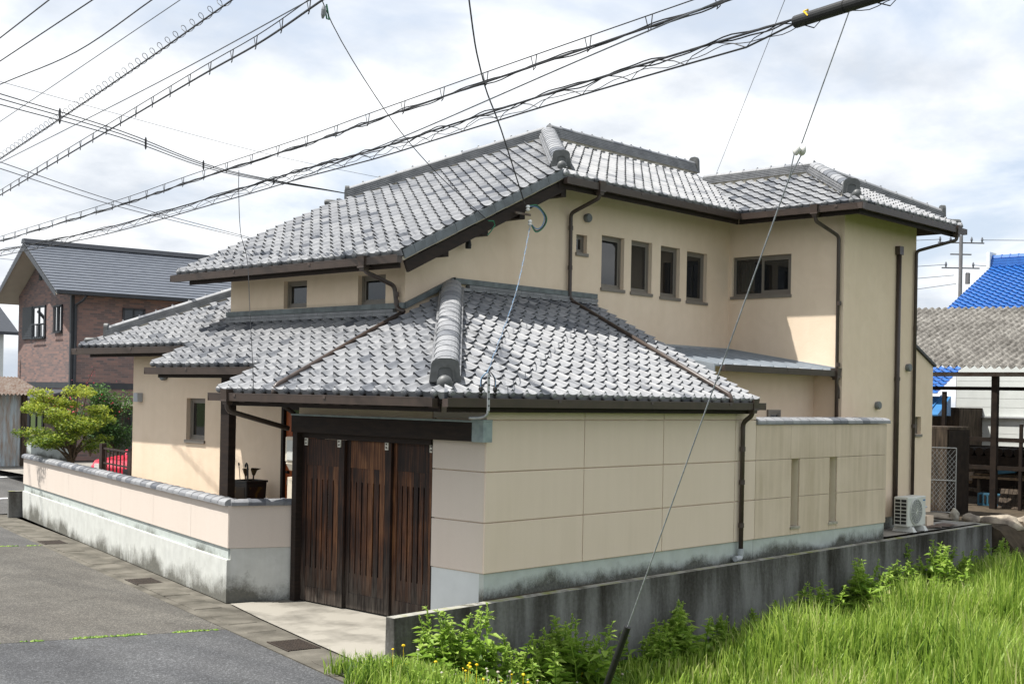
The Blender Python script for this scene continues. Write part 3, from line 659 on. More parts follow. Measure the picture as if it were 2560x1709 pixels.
# tower hips and ridge
ta = Vector((TA[0], TA[1], zT(TA[0])))
a = Vector((XET, YET, ZA)); dv = (ta - a).normalized()
ridge(roof_tower, a + dv * 0.62, ta - dv * 0.02, 3, 0.34, 0.125, 0.235, 0.045, 0.036, 0.60, joints=False)
oni(roof_tower, a + dv * 0.56 + Vector((0, 0, 0.02)), -dv, 0.32, 0.28); tomoe(roof_tower, a + dv * 0.18 + Vector((0, 0, 0.10)), -Vector((dv.x, dv.y, -0.1)), 0.075)
a = Vector((XETR, YET, ZA)); dv = (ta - a).normalized()
ridge(roof_tower, a + dv * 0.45, ta - dv * 0.02, 3, 0.28, 0.075, 0.31, 0.045, 0.034, 0.8); oni(roof_tower, a + dv * 0.4 + Vector((0, 0, 0.02)), -dv, 0.24, 0.28); tomoe(roof_tower, a + dv * 0.05 + Vector((0, 0, 0.08)), -Vector((dv.x, dv.y, 0.05)), 0.065, 0.35)
ridge(roof_tower, ta, Vector((TA[0], 4.62, ta.z)), 4, 0.28, 0.075, 0.31, 0.045, 0.034, 0.8)
# verge pieces along the sloping right edge of the upper roof
mb = MB(); mb.obox((0, -0.018, -0.085), (0, 1, 0), (1, 0, 0), (0, 0, 1), 0.018, L0 - 0.004, 0.125); vm = mb.mesh('verge_tile', 'verge')
for j in range(17):
    o = Vector((XE2, YV, ZE2)) + Vector((CP, 0, SP)) * (j * L0); n = Vector((-SP, 0, CP))
    inst('verge_tile', vm, roof_upper, Matrix(((CP, 0, n.x, o.x), (0, 1, 0, o.y - 0.004), (SP, 0, n.z, o.z + 0.004 * (j % 2)), (0, 0, 0, 1))))
mb = MB(); d = Vector((CP, 0, SP)); n = Vector((-SP, 0, CP))
mb.obox(Vector((XE2 - 0.02, YV + 0.02, ZE2)) - n * 0.115, d, (0, 1, 0), n, (XA - XE2) / CP + 0.1, 0.03, 0.05); mb.build('verge_trim', 'cream_soffit', roof_upper)
mb = MB(); mb.obox(Vector((XE2 + 0.04, YV + 0.045, ZE2)) - n * 0.28, d, (0, 1, 0), n, (XA - XE2) / CP - 0.02, 0.045, 0.165); mb.build('barge_board', 'dark_wood', house)
for (x, z) in ((4.25, 5.60), (3.30, 5.14), (2.50, 4.80), (1.70, 4.42)):
    mb = MB(); mb.box((x - 0.06, YV + 0.1, z - 0.02), (x + 0.06, YU + 0.05, z + 0.16)); mb.build('purlin_end', 'dark_wood', house)
# ================================================================ walls and windows
def PM(o, pl):   # point maker: o 'A' faces -Y (u = X), 'B' faces -X (u = Y); d is depth inward
    return (lambda u, z, d=0.0: (u, pl + d, z)) if o == 'A' else (lambda u, z, d=0.0: (pl + d, u, z))
def wall(o, pl, u0, u1, z0, z1, holes=(), clips=(), rev=0.10, mat='stucco', parent=None, name='wall'):
    P = PM(o, pl); mb = MB()
    us = sorted({u0, u1} | {h[0] for h in holes} | {h[1] for h in holes}); zs = sorted({z0, z1} | {h[2] for h in holes} | {h[3] for h in holes})
    for a, b in zip(us[:-1], us[1:]):
        for c, d in zip(zs[:-1], zs[1:]):
            if any(h[0] < (a + b) / 2 < h[1] and h[2] < (c + d) / 2 < h[3] for h in holes): continue
            p = [P(a, c), P(b, c), P(b, d), P(a, d)]
            for n, k in clips:
                p = clip3(p, n, k)
                if len(p) < 3: break
            if len(p) >= 3: mb.poly(*p)
    for a, b, c, d in holes:
        mb.poly(P(a, c), P(a, d), P(a, d, rev), P(a, c, rev)); mb.poly(P(b, c), P(b, c, rev), P(b, d, rev), P(b, d))
        mb.poly(P(a, d), P(b, d), P(b, d, rev), P(a, d, rev)); mb.poly(P(a, c), P(a, c, rev), P(b, c, rev), P(b, c))
    ob = mb.build(name, mat, parent or house); return ob
def window(o, pl, u0, u1, z0, z1, sill=True, slide=False, fr=0.045, rec=0.075, room=0.7, gl='glass', parent=None, fmat='frame_bronze', curtain=False, lab=None):
    P = PM(o, pl); mb = MB(); par = parent or house
    def bx(a, b, c, d, d0, d1): mb.box(P(a, c, d0), P(b, d, d1))
    bx(u0, u0 + fr, z0, z1, rec, rec + 0.05); bx(u1 - fr, u1, z0, z1, rec, rec + 0.05); bx(u0 + fr, u1 - fr, z0, z0 + fr, rec + .002, rec + 0.048); bx(u0 + fr, u1 - fr, z1 - fr, z1, rec + .002, rec + 0.048)
    a, b, c, d = u0 + fr, u1 - fr, z0 + fr, z1 - fr; s = 0.035
    if slide:
        mid = (a + b) / 2
        for (x0, x1, off) in ((a, mid + 0.03, 0.012), (mid - 0.03, b, 0.034)):
            bx(x0, x0 + 0.05, c, d, rec + off, rec + off + 0.02); bx(x1 - 0.05, x1, c, d, rec + off, rec + off + 0.02); bx(x0 + .05, x1 - .05, c, c + 0.05, rec + off + .001, rec + off + 0.019); bx(x0 + .05, x1 - .05, d - 0.04, d, rec + off + .001, rec + off + 0.019)
    else:
        bx(a, a + s, c, d, rec + 0.012, rec + 0.04); bx(b - s, b, c, d, rec + 0.012, rec + 0.04); bx(a + s, b - s, c, c + s, rec + 0.014, rec + 0.038); bx(a + s, b - s, d - s, d, rec + 0.014, rec + 0.038)
    w = mb.build('window', fmat, par)
    if lab: w['label'] = lab
    q = [P(a, c, rec + 0.027), P(b, c, rec + 0.027), P(b, d, rec + 0.027), P(a, d, rec + 0.027)]; mb = MB(); mb.poly(*(q if o == 'A' else q[::-1])); mb.build('pane', gl, w)
    if sill:
        mb = MB(); mb.box(P(u0 - 0.02, z0 - 0.055, -0.03), P(u1 + 0.02, z0 - 0.002, rec + 0.01)); mb.build('sill', fmat, w, bevel=0.004)
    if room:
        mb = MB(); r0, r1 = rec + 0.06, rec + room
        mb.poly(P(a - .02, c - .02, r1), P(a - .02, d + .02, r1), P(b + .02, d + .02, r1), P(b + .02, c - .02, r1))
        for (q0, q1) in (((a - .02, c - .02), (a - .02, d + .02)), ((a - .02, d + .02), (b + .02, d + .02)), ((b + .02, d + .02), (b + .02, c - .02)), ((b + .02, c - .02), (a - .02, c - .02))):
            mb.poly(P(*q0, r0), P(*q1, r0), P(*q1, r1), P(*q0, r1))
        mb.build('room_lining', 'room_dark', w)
    if curtain:
        mb = MB(); n = 14; mid = a + (b - a) * 0.30
        for i in range(n):
            x0, x1 = a + (mid - a) * i / n, a + (mid - a) * (i + 1) / n; k0, k1 = 0.03 * (i % 2), 0.03 * ((i + 1) % 2)
            mb.poly(P(x0, c, rec + .09 + k0), P(x1, c, rec + .09 + k1), P(x1, d, rec + .09 + k1), P(x0, d, rec + .09 + k0))
        mb.build('curtain', 'curtain', w)
    return w
# upper main wall (facing right-front)
wA_ = [(5.85, 6.47, 4.30, 5.19), (6.67, 7.27, 4.29, 5.19), (7.53, 8.12, 4.27, 5.18), (8.34, 8.99, 4.25, 5.16), (5.18, 5.46, 4.83, 5.13)]
wall('A', YU, XU, XT, 2.6, 6.10, wA_, [((-MP, 0, 1), ZE2 - MP * XE2 - 0.13)])
for k, h in enumerate(wA_):
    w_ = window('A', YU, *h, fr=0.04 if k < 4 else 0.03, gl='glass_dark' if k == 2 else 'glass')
    if k == 1: MB().poly((h[0] + .05, YU + .19, h[2] + .05), (h[1] - .05, YU + .19, h[2] + .05), (h[1] - .05, YU + .19, h[3] - .05), (h[0] + .05, YU + .19, h[3] - .05)).build('blind', 'blind', w_)
    if k == 3:
        mb = MB()
        for i in range(8): x0 = h[0] + .06 + i * .025; mb.poly((x0, YU + .2 + .02 * (i % 2), h[2] + .05), (x0 + .025, YU + .2 + .02 * ((i + 1) % 2), h[2] + .05), (x0 + .025, YU + .2 + .02 * ((i + 1) % 2), h[3] - .05), (x0, YU + .2 + .02 * (i % 2), h[3] - .05))
        mb.build('curtain', 'curtain', w_)
wB_ = [(5.31, 5.90, 3.75, 4.18), (3.46, 4.08, 3.74, 4.18)]
wall('B', XU, YU, YL, 3.2, 4.60, wB_, [((-MP, 0, 1), ZE2 - MP * XE2 - 0.13)])
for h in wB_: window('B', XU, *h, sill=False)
mb = MB()   # unseen back walls that close the upper storey
mb.poly((XU, YL, 3.2), (XU, YL, 4.45), (4.0, YL, 5.7), (11.6, YL, 5.7), (11.6, YL, 3.2)); mb.poly((13.45, 0.8, -.05), (13.45, 8.0, -.05), (13.45, 8.0, 3.2), (13.45, 0.8, 3.2)); mb.poly((12.62, YT + .03, 3.2), (12.62, 6.0, 3.2), (12.62, 6.0, 5.8), (12.62, YT + .03, 5.8)); mb.poly((7.4, 10.6, 0), (7.4, 10.6, 3.1), (7.4, 7, 3.1), (7.4, 7, 0)); mb.poly((7.4, 8, 0), (7.4, 8, 3.2), (13.45, 8, 3.2), (13.45, 8, 0)); mb.poly((11.6, 8, 3.2), (11.6, 8, 5.8), (11.6, 3, 5.8), (11.6, 3, 3.2))
mb.build('back_wall', 'stucco', house)
# right wing
tw = [(1.68, 2.96, 4.41, 5.16)]
wall('B', XT, YT, YU, 0.0, 6.10, tw)
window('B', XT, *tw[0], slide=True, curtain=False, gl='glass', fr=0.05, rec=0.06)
mb = MB(); n = 12
for i in range(n):
    y0, y1 = 2.86 - 0.30 * i / n, 2.86 - 0.30 * (i + 1) / n; mb.poly((XT + .18 + .025 * (i % 2), y0, 4.47), (XT + .18 + .025 * ((i + 1) % 2), y1, 4.47), (XT + .18 + .025 * ((i + 1) % 2), y1, 5.1), (XT + .18 + .025 * (i % 2), y0, 5.1))
mb.build('curtain', 'curtain', house)
wall('A', YT, XT, 12.60, 0.28, 6.10)
sw = [(12.68, 12.95, 1.84, 2.18)]
wall('A', YT, 12.602, 13.45, 0.28, 3.6, sw, [((0.41, 0, 1), 0.41 * 12.6 + 3.53)])
window('A', YT, *sw[0], fr=0.035)
mb = MB(); mb.obox((12.58, YT - 0.05, 3.545), Vector((1, 0, -0.41)).normalized(), (0, 1, 0), Vector((0.41, 0, 1)).normalized(), 0.98, 0.6, 0.05); mb.build('step_roof', 'dark_trim', house)
mb = MB(); mb.box((XT + .06, YT + .07, -0.05), (13.4, YT + .4, 0.278)); mb.build('foundation', 'base_concrete', house)
# nook wall under the lean-to
nk = [(8.15, 8.56, 1.85, 2.28)]
wall('A', 1.17, 5.9, XT, 0.0, 3.0, nk); window('A', 1.17, *nk[0], fr=0.05, rec=-0.035, sill=False)
# ground floor left block
XL = 1.20
lw = [(7.75, 8.31, 1.585, 2.29), (4.55, 5.64, 0.0, 2.22)]
wall('B', XL, 3.64, 10.05, -0.03, 3.30, lw, [((-MP, 0, 1), ZE - MP * XO - 0.13)])
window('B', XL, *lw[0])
mb = MB(); mb.box((XL, 5.58, 0), (XL + .13, 5.638, 2.22)); mb.box((XL, 4.552, 0), (XL + .13, 4.61, 2.22)); mb.box((XL + .002, 4.61, 2.15), (XL + .128, 5.58, 2.22)); door = mb.build('door', 'dark_wood', house); door['label'] = 'orange wooden entrance door with a dark glass strip'
for k in range(6):
    y0 = 4.612 + k * 0.161
    if k == 4: continue
    mb = MB(); mb.box((XL + .05, y0, 0), (XL + .09, y0 + 0.157, 2.148)); mb.build('door_board', 'orange_wood', door, bevel=0.004)
mb = MB(); mb.box((XL + .06, 5.258, 0), (XL + .08, 5.414, 2.148)); mb.build('door_glass', 'glass_dark', door)
for z in (1.18, 1.32):
    mb = MB(); mb.lathe((XL + .05, 5.49, z), (-1, 0, 0), [(0, 0.025), (0.03, 0.025), (0.05, 0.018)], 10); mb.build('door_handle', 'black', door)
mb = MB(); mb.poly((XL + .02, 10.04, 0), (7.3, 10.04, 0), (7.3, 10.04, 3.1), (XL + .02, 10.04, 3.1)); mb.build('back_wall', 'stucco', house)
mb = MB(); mb.box((0.04, 5.36, -0.03), (0.17, 5.58, 2.84)); mb.build('porch_post', 'dark_wood', house, bevel=0.006)
mb = MB(); mb.prism([(0.25, 3.7, .06), (1.19, 3.7, .06), (1.19, 10.0, .06), (0.95, 10.0, .06), (0.1, 6.6, .06)], (0, 0, -.09)); mb.build('porch_floor', 'yard_concrete', house)
# --- garage: siding panels on a framing wall
mb = MB(); mb.box((0.03, 0.03, 0.02), (5.95, 0.13, 2.32)); mb.box((0.03, 0.131, 0.02), (0.13, 0.90, 2.32)); mb.box((5.85, .131, .02), (5.95, 1.2, 2.3)); mb.build('garage_wall', 'stucco', house)
vx = [0.0, 1.83, 3.56, 5.38, 5.955]; zz_ = [0.30, 0.906, 1.512, 2.135, 2.33]
for i in range(4):
    for j in range(4):
        g = 0.006; mb = MB(); gx = 0.0 if i == 0 else g
        mb.box((vx[i] + gx, 0.0, zz_[j] + g), (vx[i + 1] - g, 0.028, zz_[j + 1] - g)); mb.build('siding_panel', 'siding', house, bevel=0.004)
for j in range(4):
    mb = MB(); mb.box((0.001, 0.0288, zz_[j] + g), (0.028, 0.925, zz_[j + 1] - g)); mb.build('siding_panel', 'siding_pink', house, bevel=0.004)  # gate side: sunlit look of the same siding put into the pinker colour
mb = MB(); mb.box((0.02, 0.022, -0.46), (5.95, 0.1, 0.296)); mb.build('foundation', 'base_concrete', house)
mb = MB(); mb.box((0.022, 0.101, -0.46), (0.1, 0.93, 0.296)); mb.build('foundation', 'white_base', house)
mb = MB(); mb.box((0.0, 0.94, 2.12), (0.05, 3.62, 2.75)); mb.build('gate_wall', 'stucco', house)
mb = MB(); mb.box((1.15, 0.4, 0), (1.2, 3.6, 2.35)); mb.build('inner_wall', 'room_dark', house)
# lean-to roof of grey metal
mb = MB(); zq = lambda y: 3.0 + 0.158 * (y - 0.75)
mb.hexa([(5.85, .72, zq(.72) - .03), (XT - .01, .72, zq(.72) - .03), (XT - .01, YU - .01, zq(YU) - .03), (5.85, YU - .01, zq(YU) - .03), (5.85, .72, zq(.72)), (XT - .01, .72, zq(.72)), (XT - .01, YU - .01, zq(YU)), (5.85, YU - .01, zq(YU))])
lt = mb.build('lean_to_roof', 'grey_metal_roof', house)
for k in range(10):
    x = 5.95 + k * 0.41; mb = MB(); mb.hexa([(x, .715, zq(.72) + .001), (x + .02, .715, zq(.72) + .001), (x + .02, YU - .02, zq(YU)), (x, YU - .02, zq(YU)), (x, .715, zq(.72) + .03), (x + .02, .715, zq(.72) + .03), (x + .02, YU - .02, zq(YU) + .03), (x, YU - .02, zq(YU) + .03)]); mb.build('seam', 'grey_metal_roof', lt)
mb = MB(); mb.hexa([(5.82, .70, 2.86), (5.845, .70, 2.86), (5.845, YU - .02, 3.2), (5.82, YU - .02, 3.2), (5.82, .70, 3.0), (5.845, .70, 3.0), (5.845, YU - .02, 3.37), (5.82, YU - .02, 3.37)]); mb.build('fascia', 'grey_metal_roof', lt)
mb = MB(); mb.hexa([(XT - .03, .72, zq(.72) + .005), (XT - .002, .72, zq(.72) + .005), (XT - .002, YU - .03, zq(YU) + .005), (XT - .03, YU - .03, zq(YU) + .005), (XT - .03, .72, zq(.72) + .06), (XT - .002, .72, zq(.72) + .06), (XT - .002, YU - .03, zq(YU) + .06), (XT - .03, YU - .03, zq(YU) + .06)])
mb.box((5.85, YU - .028, zq(YU)), (XT - .032, YU - .002, zq(YU) + .06)); mb.build('flashing', 'grey_metal_roof', lt)
# --- flashings where the lower roof meets the upper walls
mb = MB(); mb.box((XU - 0.06, YU - .03, 3.655), (XU - 0.002, YL + 0.05, 3.735)); mb.box((hx - .02, YU - 0.06, zR(YU) + .125), (XR + 0.05, YU - 0.002, zR(YU) + .205))
a0, a1 = (XU - .02, zL(XU) + .13), (hx + .02, zL(hx) + .13)
mb.hexa([(a0[0], YU - .06, a0[1]), (a1[0], YU - .06, a1[1]), (a1[0], YU - .003, a1[1]), (a0[0], YU - .003, a0[1]), (a0[0], YU - .06, a0[1] + .085), (a1[0], YU - .06, a1[1] + .085), (a1[0], YU - .003, a1[1] + .085), (a0[0], YU - .003, a0[1] + .085)])
mb.build('flashing', 'flashing', roof_lower)
mb = MB()
for k in range(2):
    for i in range(15): mb.box((XU - 0.10 + k * .012, YU + .02 + i * .288 + (k * .14), zL(XU) + .03 + k * .05), (XU - 0.003, YU + .02 + i * .288 + .283 + (k * .14 if i < 14 else 0), zL(XU) + .075 + k * .05))
    for i in range(11): mb.box((hx + .15 + i * .288 + k * .14, YU - 0.10 + k * .012, zR(YU) + .02 + k * .05), (min(XR + .03, hx + .15 + i * .288 + .283 + k * .14), YU - 0.003, zR(YU) + .065 + k * .05))
mb.build('ridge_courses', 'ridge_tile', roof_lower, kind='stuff')

# --- gutters and downpipes
def gutter(pts, z, side, ends=True, w=0.095, h=0.095, par=None, lab=None):
    """pts: polyline in plan along the front top edge; side: inward offset vectors per segment"""
    mb = MB()
    for (p, q), s in zip(zip(pts[:-1], pts[1:]), side):
        p, q, s = Vector((*p, z)), Vector((*q, z)), Vector((*s, 0)); d = (q - p).normalized(); L = (q - p).length
        mb.obox(p, d, s, (0, 0, 1), L, 0.008, 0.012); mb.obox(p + Vector((0, 0, -h * .95)) + s * 0.012, d, s, (0, 0, 1), L, w - .02, 0.01)
        mb.hexa([p + s * .012 + Vector((0, 0, -h)), q + s * .012 + Vector((0, 0, -h)), q + s * .022 + Vector((0, 0, -h)), p + s * .022 + Vector((0, 0, -h)), p + s * .002, q + s * .002, q + s * .010, p + s * .010])
        mb.obox(p + s * (w - .01) + Vector((0, 0, -h)), d, s, (0, 0, 1), L, 0.008, h)
        for e in (p, q): mb.obox(e - d * .004 + s * .003 + Vector((0, 0, -h * .99)), d, s, (0, 0, 1), 0.008, w - .008, h * .97)
        for k in range(1, int(L / 1.9) + 1):
            c = p + d * (k * 1.9); mb.obox(c - s * .003 + Vector((0, 0, -h * .35)), d, s, (0, 0, 1), 0.05, 0.012, h * .36)
    o = mb.build('gutter', 'brown_metal', par or house); return o
gz = -0.045
gutter([(XO - .10, YO + .10), (XO - .10, YG + .14)], ZE + gz, [(1, 0)])
gutter([(XO - .02, YO - .085), (XR + .12, YO - .085)], ZE + gz, [(0, 1)])
gutter([(X2 - .09, YG + .02), (X2 - .09, Y2 + .13)], zL(X2) + gz, [(1, 0)])
gutter([(X3 - .09, Y2 - .02), (X3 - .09, Y3 + .16)], zL(X3) + gz, [(1, 0)])
gutter([(XE2 - .09, YV + .02), (XE2 - .09, YL2 + .14)], ZE2 + gz, [(1, 0)])
gutter([(XA + .03, YV - .085), (XET - .086, YV - .085)], ZA + gz, [(0, 1)])
gutter([(XET - .087, YV - .09), (XET - .087, YET - .09)], ZA + gz, [(1, 0)])
gutter([(XET - .085, YET - .087), (XETR + .10, YET - .087)], ZA + gz, [(0, 1)])
gutter([(6.0, .62), (XT - .02, .62)], 2.985, [(0, 1)])
# fascia boards behind the gutters
for bx_ in (
    ((XO + .035, YO + .1, ZE - .20), (XO + .06, YG - .05, ZE - .06)),
    ((XO + .1, YO + .035, ZE - .20), (XR - .03, YO + .06, ZE - .06)),
    ((X2 + .035, YG, zL(X2) - .19), (X2 + .06, Y2 - .08, zL(X2) - .06)),
    ((X3 + .035, Y2, zL(X3) - .19), (X3 + .06, Y3 - .3, zL(X3) - .06)),
    ((XE2 + .035, YV + .1, ZE2 - .20), (XE2 + .06, YL2 - .25, ZE2 - .06)),
    ((XA - .05, YV + .035, ZA - .21), (XET + .03, YV + .06, ZA - .06)),
    ((XET + .035, YET + .03, ZA - .21), (XET + .06, YV + .03, ZA - .06)),
    ((XET + .06, YET + .035, ZA - .21), (XETR - .05, YET + .06, ZA - .06)),
    ): MB().box(*bx_).build('fascia', 'dark_wood', house)
def smooth_path(pts, r=0.07, n=4):
    pts = [Vector(p) for p in pts]; out = [pts[0]]
    for a, b, c in zip(pts[:-2], pts[1:-1], pts[2:]):
        u, v = (a - b), (c - b); k = min(r, u.length * .45, v.length * .45); p, q = b + u.normalized() * k, b + v.normalized() * k
        for i in range(n + 1):
            t = i / n; out.append(p * (1 - t) ** 2 + b * 2 * t * (1 - t) + q * t * t)
    out.append(pts[-1]); return out
def downpipe(pts, r=0.033, joints=(), par=None, box=None, lab=None):
    mb = MB(); mb.tube(smooth_path(pts), r, 10); o = mb.build('downpipe', 'brown_metal', par or house, smooth=True)
    for p in joints:
        mb = MB(); mb.lathe(Vector(p) - Vector((0, 0, .035)), (0, 0, 1), [(0, r * 1.22), (.07, r * 1.22)], 10); mb.build('pipe_joint', 'brown_metal', o)
    if box:
        x, y, z = box; mb = MB(); mb.hexa([(x - .045, y - .045, z - .10), (x + .045, y - .045, z - .10), (x + .045, y + .045, z - .10), (x - .045, y + .045, z - .10), (x - .075, y - .075, z + .11), (x + .075, y - .075, z + .11), (x + .075, y + .075, z + .11), (x - .075, y + .075, z + .11)])
        mb.box((x - .07, y - .07, z - .055), (x + .07, y + .07, z - .03)); mb.build('rain_hopper', 'brown_metal', o)
    return o
downpipe([(XE2 - .03, 3.18, 4.26), (XE2 - .03, 3.18, 4.14), (1.33, 3.19, 3.98), (1.33, 3.13, 3.66), (1.32, 2.97, 3.60)], joints=[(1.33, 3.15, 3.86), (1.33, 3.14, 3.74)], box=(XE2 - .045, 3.18, 4.24))
downpipe([(1.32, 3.02, zL(1.32) + .10), (XO - .03, 2.93, zL(XO - .03) + .085), (XO - .055, 2.93, 2.36)], 0.034)
downpipe([(4.98, YV - .03, 5.74), (4.98, YV - .03, 5.64), (4.96, 2.975, 5.44), (4.97, 2.975, 4.05), (4.95, 2.80, 3.93)], joints=[(4.965, 2.975, 4.55), (4.963, 2.975, 5.2)], box=(4.98, YV - .04, 5.79))
downpipe([(4.95, 2.86, zR(2.86) + .095), (4.88, YO - .03, zR(YO - .03) + .085), (4.88, YO - .05, 2.36)], 0.034)
downpipe([(XET - .04, .83, 5.75), (XET - .04, .83, 5.62), (XT - .06, .69, 5.40), (XT - .06, .66, 0.05)], joints=[(XT - .06, .66, 4.2), (XT - .06, .66, 3.1)], box=(XET - .045, .83, 5.79))
downpipe([(XT - .10, .66, 2.90), (XT - .10, .66, 2.78), (XT - .03, .655, 2.66), (XT - .04, .655, 2.5)], 0.03, box=(XT - .12, .66, 2.93))
downpipe([(12.95, YET - .05, 5.74), (12.95, YET - .05, 5.62), (12.50, YT - .05, 5.40), (12.52, YT - .05, 0.15)], joints=[(12.52, YT - .05, 3.9), (12.52, YT - .05, 2.0)], box=(12.95, YET - .04, 5.78))
dp = downpipe([(11.78, YT - .05, 5.36), (11.80, YT - .05, 0.12)], 0.045, joints=[(11.79, YT - .05, 2.9)])
mb = MB(); mb.box((11.70, YT - .1, 5.26), (11.86, YT - .002, 5.42)); mb.build('pipe_cap', 'brown_metal', dp)
dp = downpipe([(5.48, -0.24, 2.30), (5.49, -0.20, 2.20), (5.50, -0.05, 2.10), (5.50, -0.05, 0.16)], 0.036, joints=[(5.50, -.05, 1.7), (5.50, -.05, 1.2), (5.5, -.05, .55)], box=(5.48, YO - .03, 2.34))
mb = MB(); mb.tube(smooth_path([(5.50, -.05, .20), (5.50, -.05, .06), (5.32, -.07, .06)], .05), 0.042, 10); mb.lathe((5.50, -.05, .12), (0, 0, 1), [(0, .05), (.07, .05)], 12); mb.build('pvc_elbow', 'pvc', dp, smooth=False)
downpipe([(XO - .055, 3.95, 2.32), (XO - .055, 3.95, 2.16), (-0.1, 3.72, 1.92)], 0.036, box=(XO - .055, 3.95, 2.34))
downpipe([(-0.2, 4.35, 2.5), (0.02, 3.75, 2.12)], 0.03)
# round vents, lamp, wall fittings
def vent(p, d, r, lab=None):
    mb = MB(); mb.lathe(p, d, [(0, r * .9), (.04, r), (.07, r), (.085, r * .85)], 20); o = mb.build('vent_cap', 'grey_plastic', house); return o
vent((5.42, YU, 5.42), (0, -1, 0), 0.075); vent((11.05, YT, 2.39), (0, -1, 0), 0.075); vent((12.28, YT, 3.13), (0, -1, 0), 0.075); vent((XL, 8.99, 2.67), (-1, 0, 0), 0.085)
mb = MB(); mb.box((XL - .11, 9.72, 2.20), (XL, 9.86, 2.36)); mb.build('wall_lamp', 'pvc', house, bevel=0.008)
mb = MB(); mb.lathe((2.54, YU - .12, 4.78), (0, 0, -1), [(0, .03), (.10, .05), (.16, .045)], 10); mb.box((2.50, YU - .14, 4.76), (2.58, YU, 4.82)); mb.build('security_light', 'black', house)

# ================================================================ gate
gate = thing('sliding_gate', 'dark weathered wooden gate of three slatted sliding doors under the tiled roof', 'gate', (0, 2.2, -0.45))
mb = MB(); mb.box((-0.15, 0.10, 1.878), (-0.02, 3.60, 2.105)); mb.build('header_beam', 'dark_wood', gate, bevel=0.006)
mb = MB(); mb.box((-0.155, 0.10, 2.106), (0.0, 3.605, 2.128)); mb.build('header_flashing', 'patina', gate)
mb = MB(); mb.box((-0.153, -0.095, 1.874), (0.0, 0.098, 2.118)); mb.box((-0.157, -0.1, 2.119), (0.0, 0.098, 2.14)); mb.build('beam_end_cap', 'patina', gate, bevel=0.003).__setitem__('label', 'pale green metal cap on the beam end')
mb = MB(); mb.box((-0.10, 3.53, -0.46), (0.10, 3.63, 1.877)); mb.build('gate_post', 'dark_wood', gate, bevel=0.006)
mb = MB(); mb.box((0.03, 0.925, -0.46), (0.12, 0.965, 1.877)); mb.build('gate_post', 'dark_wood', gate)
mb = MB(); mb.box((0.05, 0.95, -0.475), (0.16, 3.53, -0.44)); mb.build('threshold', 'black', gate)
mb = MB(); mb.box((-0.02, 0.94, 1.80), (0.12, 3.53, 1.876)); mb.build('top_track', 'dark_wood', gate)
def gdoor(y0, y1, x):
    z0, z1 = -0.43, 1.795; th = 0.042
    mb = MB(); sw_ = 0.115
    mb.box((x, y0, z0), (x + th, y0 + sw_, z1)); mb.box((x, y1 - sw_ * .8, z0), (x + th, y1, z1))
    d = mb.build('gate_door', 'gate_wood', gate, bevel=0.003)
    a, b = y0 + sw_, y1 - sw_ * .8
    mb = MB(); mb.box((x + .004, a, z1 - .36), (x + th - .004, b, z1)); mb.build('top_rail', 'gate_wood', d, bevel=0.003)
    mb = MB(); mb.box((x + .003, a, z0), (x + th - .003, b, z0 + .20)); mb.build('bottom_rail', 'gate_wood', d, bevel=0.003)
    n = 6; w = (b - a) / n
    for k in range(n):
        q0, q1 = a + k * w, a + (k + 1) * w; g = 0.013; zt, zb = z1 - .36, z0 + .20
        pts = [(q0, zb), (q1, zb), (q1, zb + .26), (q1 - g, zb + .27), (q1 - g, zt - .19), (q1, zt - .18), (q1, zt), (q0, zt), (q0, zt - .18), (q0 + g, zt - .19), (q0 + g, zb + .27), (q0, zb + .26)]
        mb = MB(); mb.prism([(x + .008 + .003 * (k % 2), yy, zz2) for yy, zz2 in pts], (th * .55, 0, 0)); mb.build('slat', 'gate_wood', d, tri=True)
    return d
gd = [gdoor(2.63, 3.53, 0.0), gdoor(1.75, 2.65, 0.05), gdoor(0.965, 1.78, 0.10)]
hm = None
for (y, x) in ((3.44, -.012), (2.73, -.012), (1.83, .036), (1.04, .086)):
    mb = MB(); mb.prism([(x, y - .03, 1.70), (x, y + .03, 1.70), (x, y + .032, 1.80), (x, y + .02, 1.835), (x, y - .02, 1.835), (x, y - .032, 1.80)], (.012, 0, 0)); h = mb.build('door_hanger', 'white_metal', gate, tri=True)
    mb = MB()
    for z in (1.73, 1.775): mb.lathe((x, y, z), (-1, 0, 0), [(-.003, .012), (.006, .012)], 8)
    mb.build('hanger_bolt', 'iron', h)

# ================================================================ low wall along the road
def coping_mesh(name, w, l, h, mat='tile'):
    mb = MB(); prof = [(-w / 2, 0), (-w / 2 * .97, h * .35), (-w / 2 * .75, h * .72), (-w / 2 * .4, h * .95), (0, h), (w / 2 * .4, h * .95), (w / 2 * .75, h * .72), (w / 2 * .97, h * .35), (w / 2, 0)]
    st = [(0, 1.10), (0.04, 1.10), (0.041, 0.98), (l, 0.98)]
    for (a, ra), (b, rb) in zip(st[:-1], st[1:]):
        for (p, q) in zip(prof[:-1], prof[1:]): mb.poly((p[0] * (1 + (ra - 1) * .3), a, p[1] * ra), (q[0] * (1 + (ra - 1) * .3), a, q[1] * ra), (q[0] * (1 + (rb - 1) * .3), b, q[1] * rb), (p[0] * (1 + (rb - 1) * .3), b, p[1] * rb))
    mb.poly(*[(x * 1.03, 0, z * 1.1) for x, z in prof]); mb.poly(*[(x * .99, l, z * .98) for x, z in prof][::-1]); mb.box((-w / 2 * .99, 0.002, -0.028), (w / 2 * .99, l - .002, 0.0)); return mb.mesh(name, mat)
lowwall = thing('road_wall', 'long low pinkish wall with tile coping along the road left of the gate', 'wall', (1, 10, -0.46))
KC = Vector((-0.85, 4.05, 0)); KE = Vector((2.32, 16.55, 0)); KG = Vector((0.0, 3.64, 0))
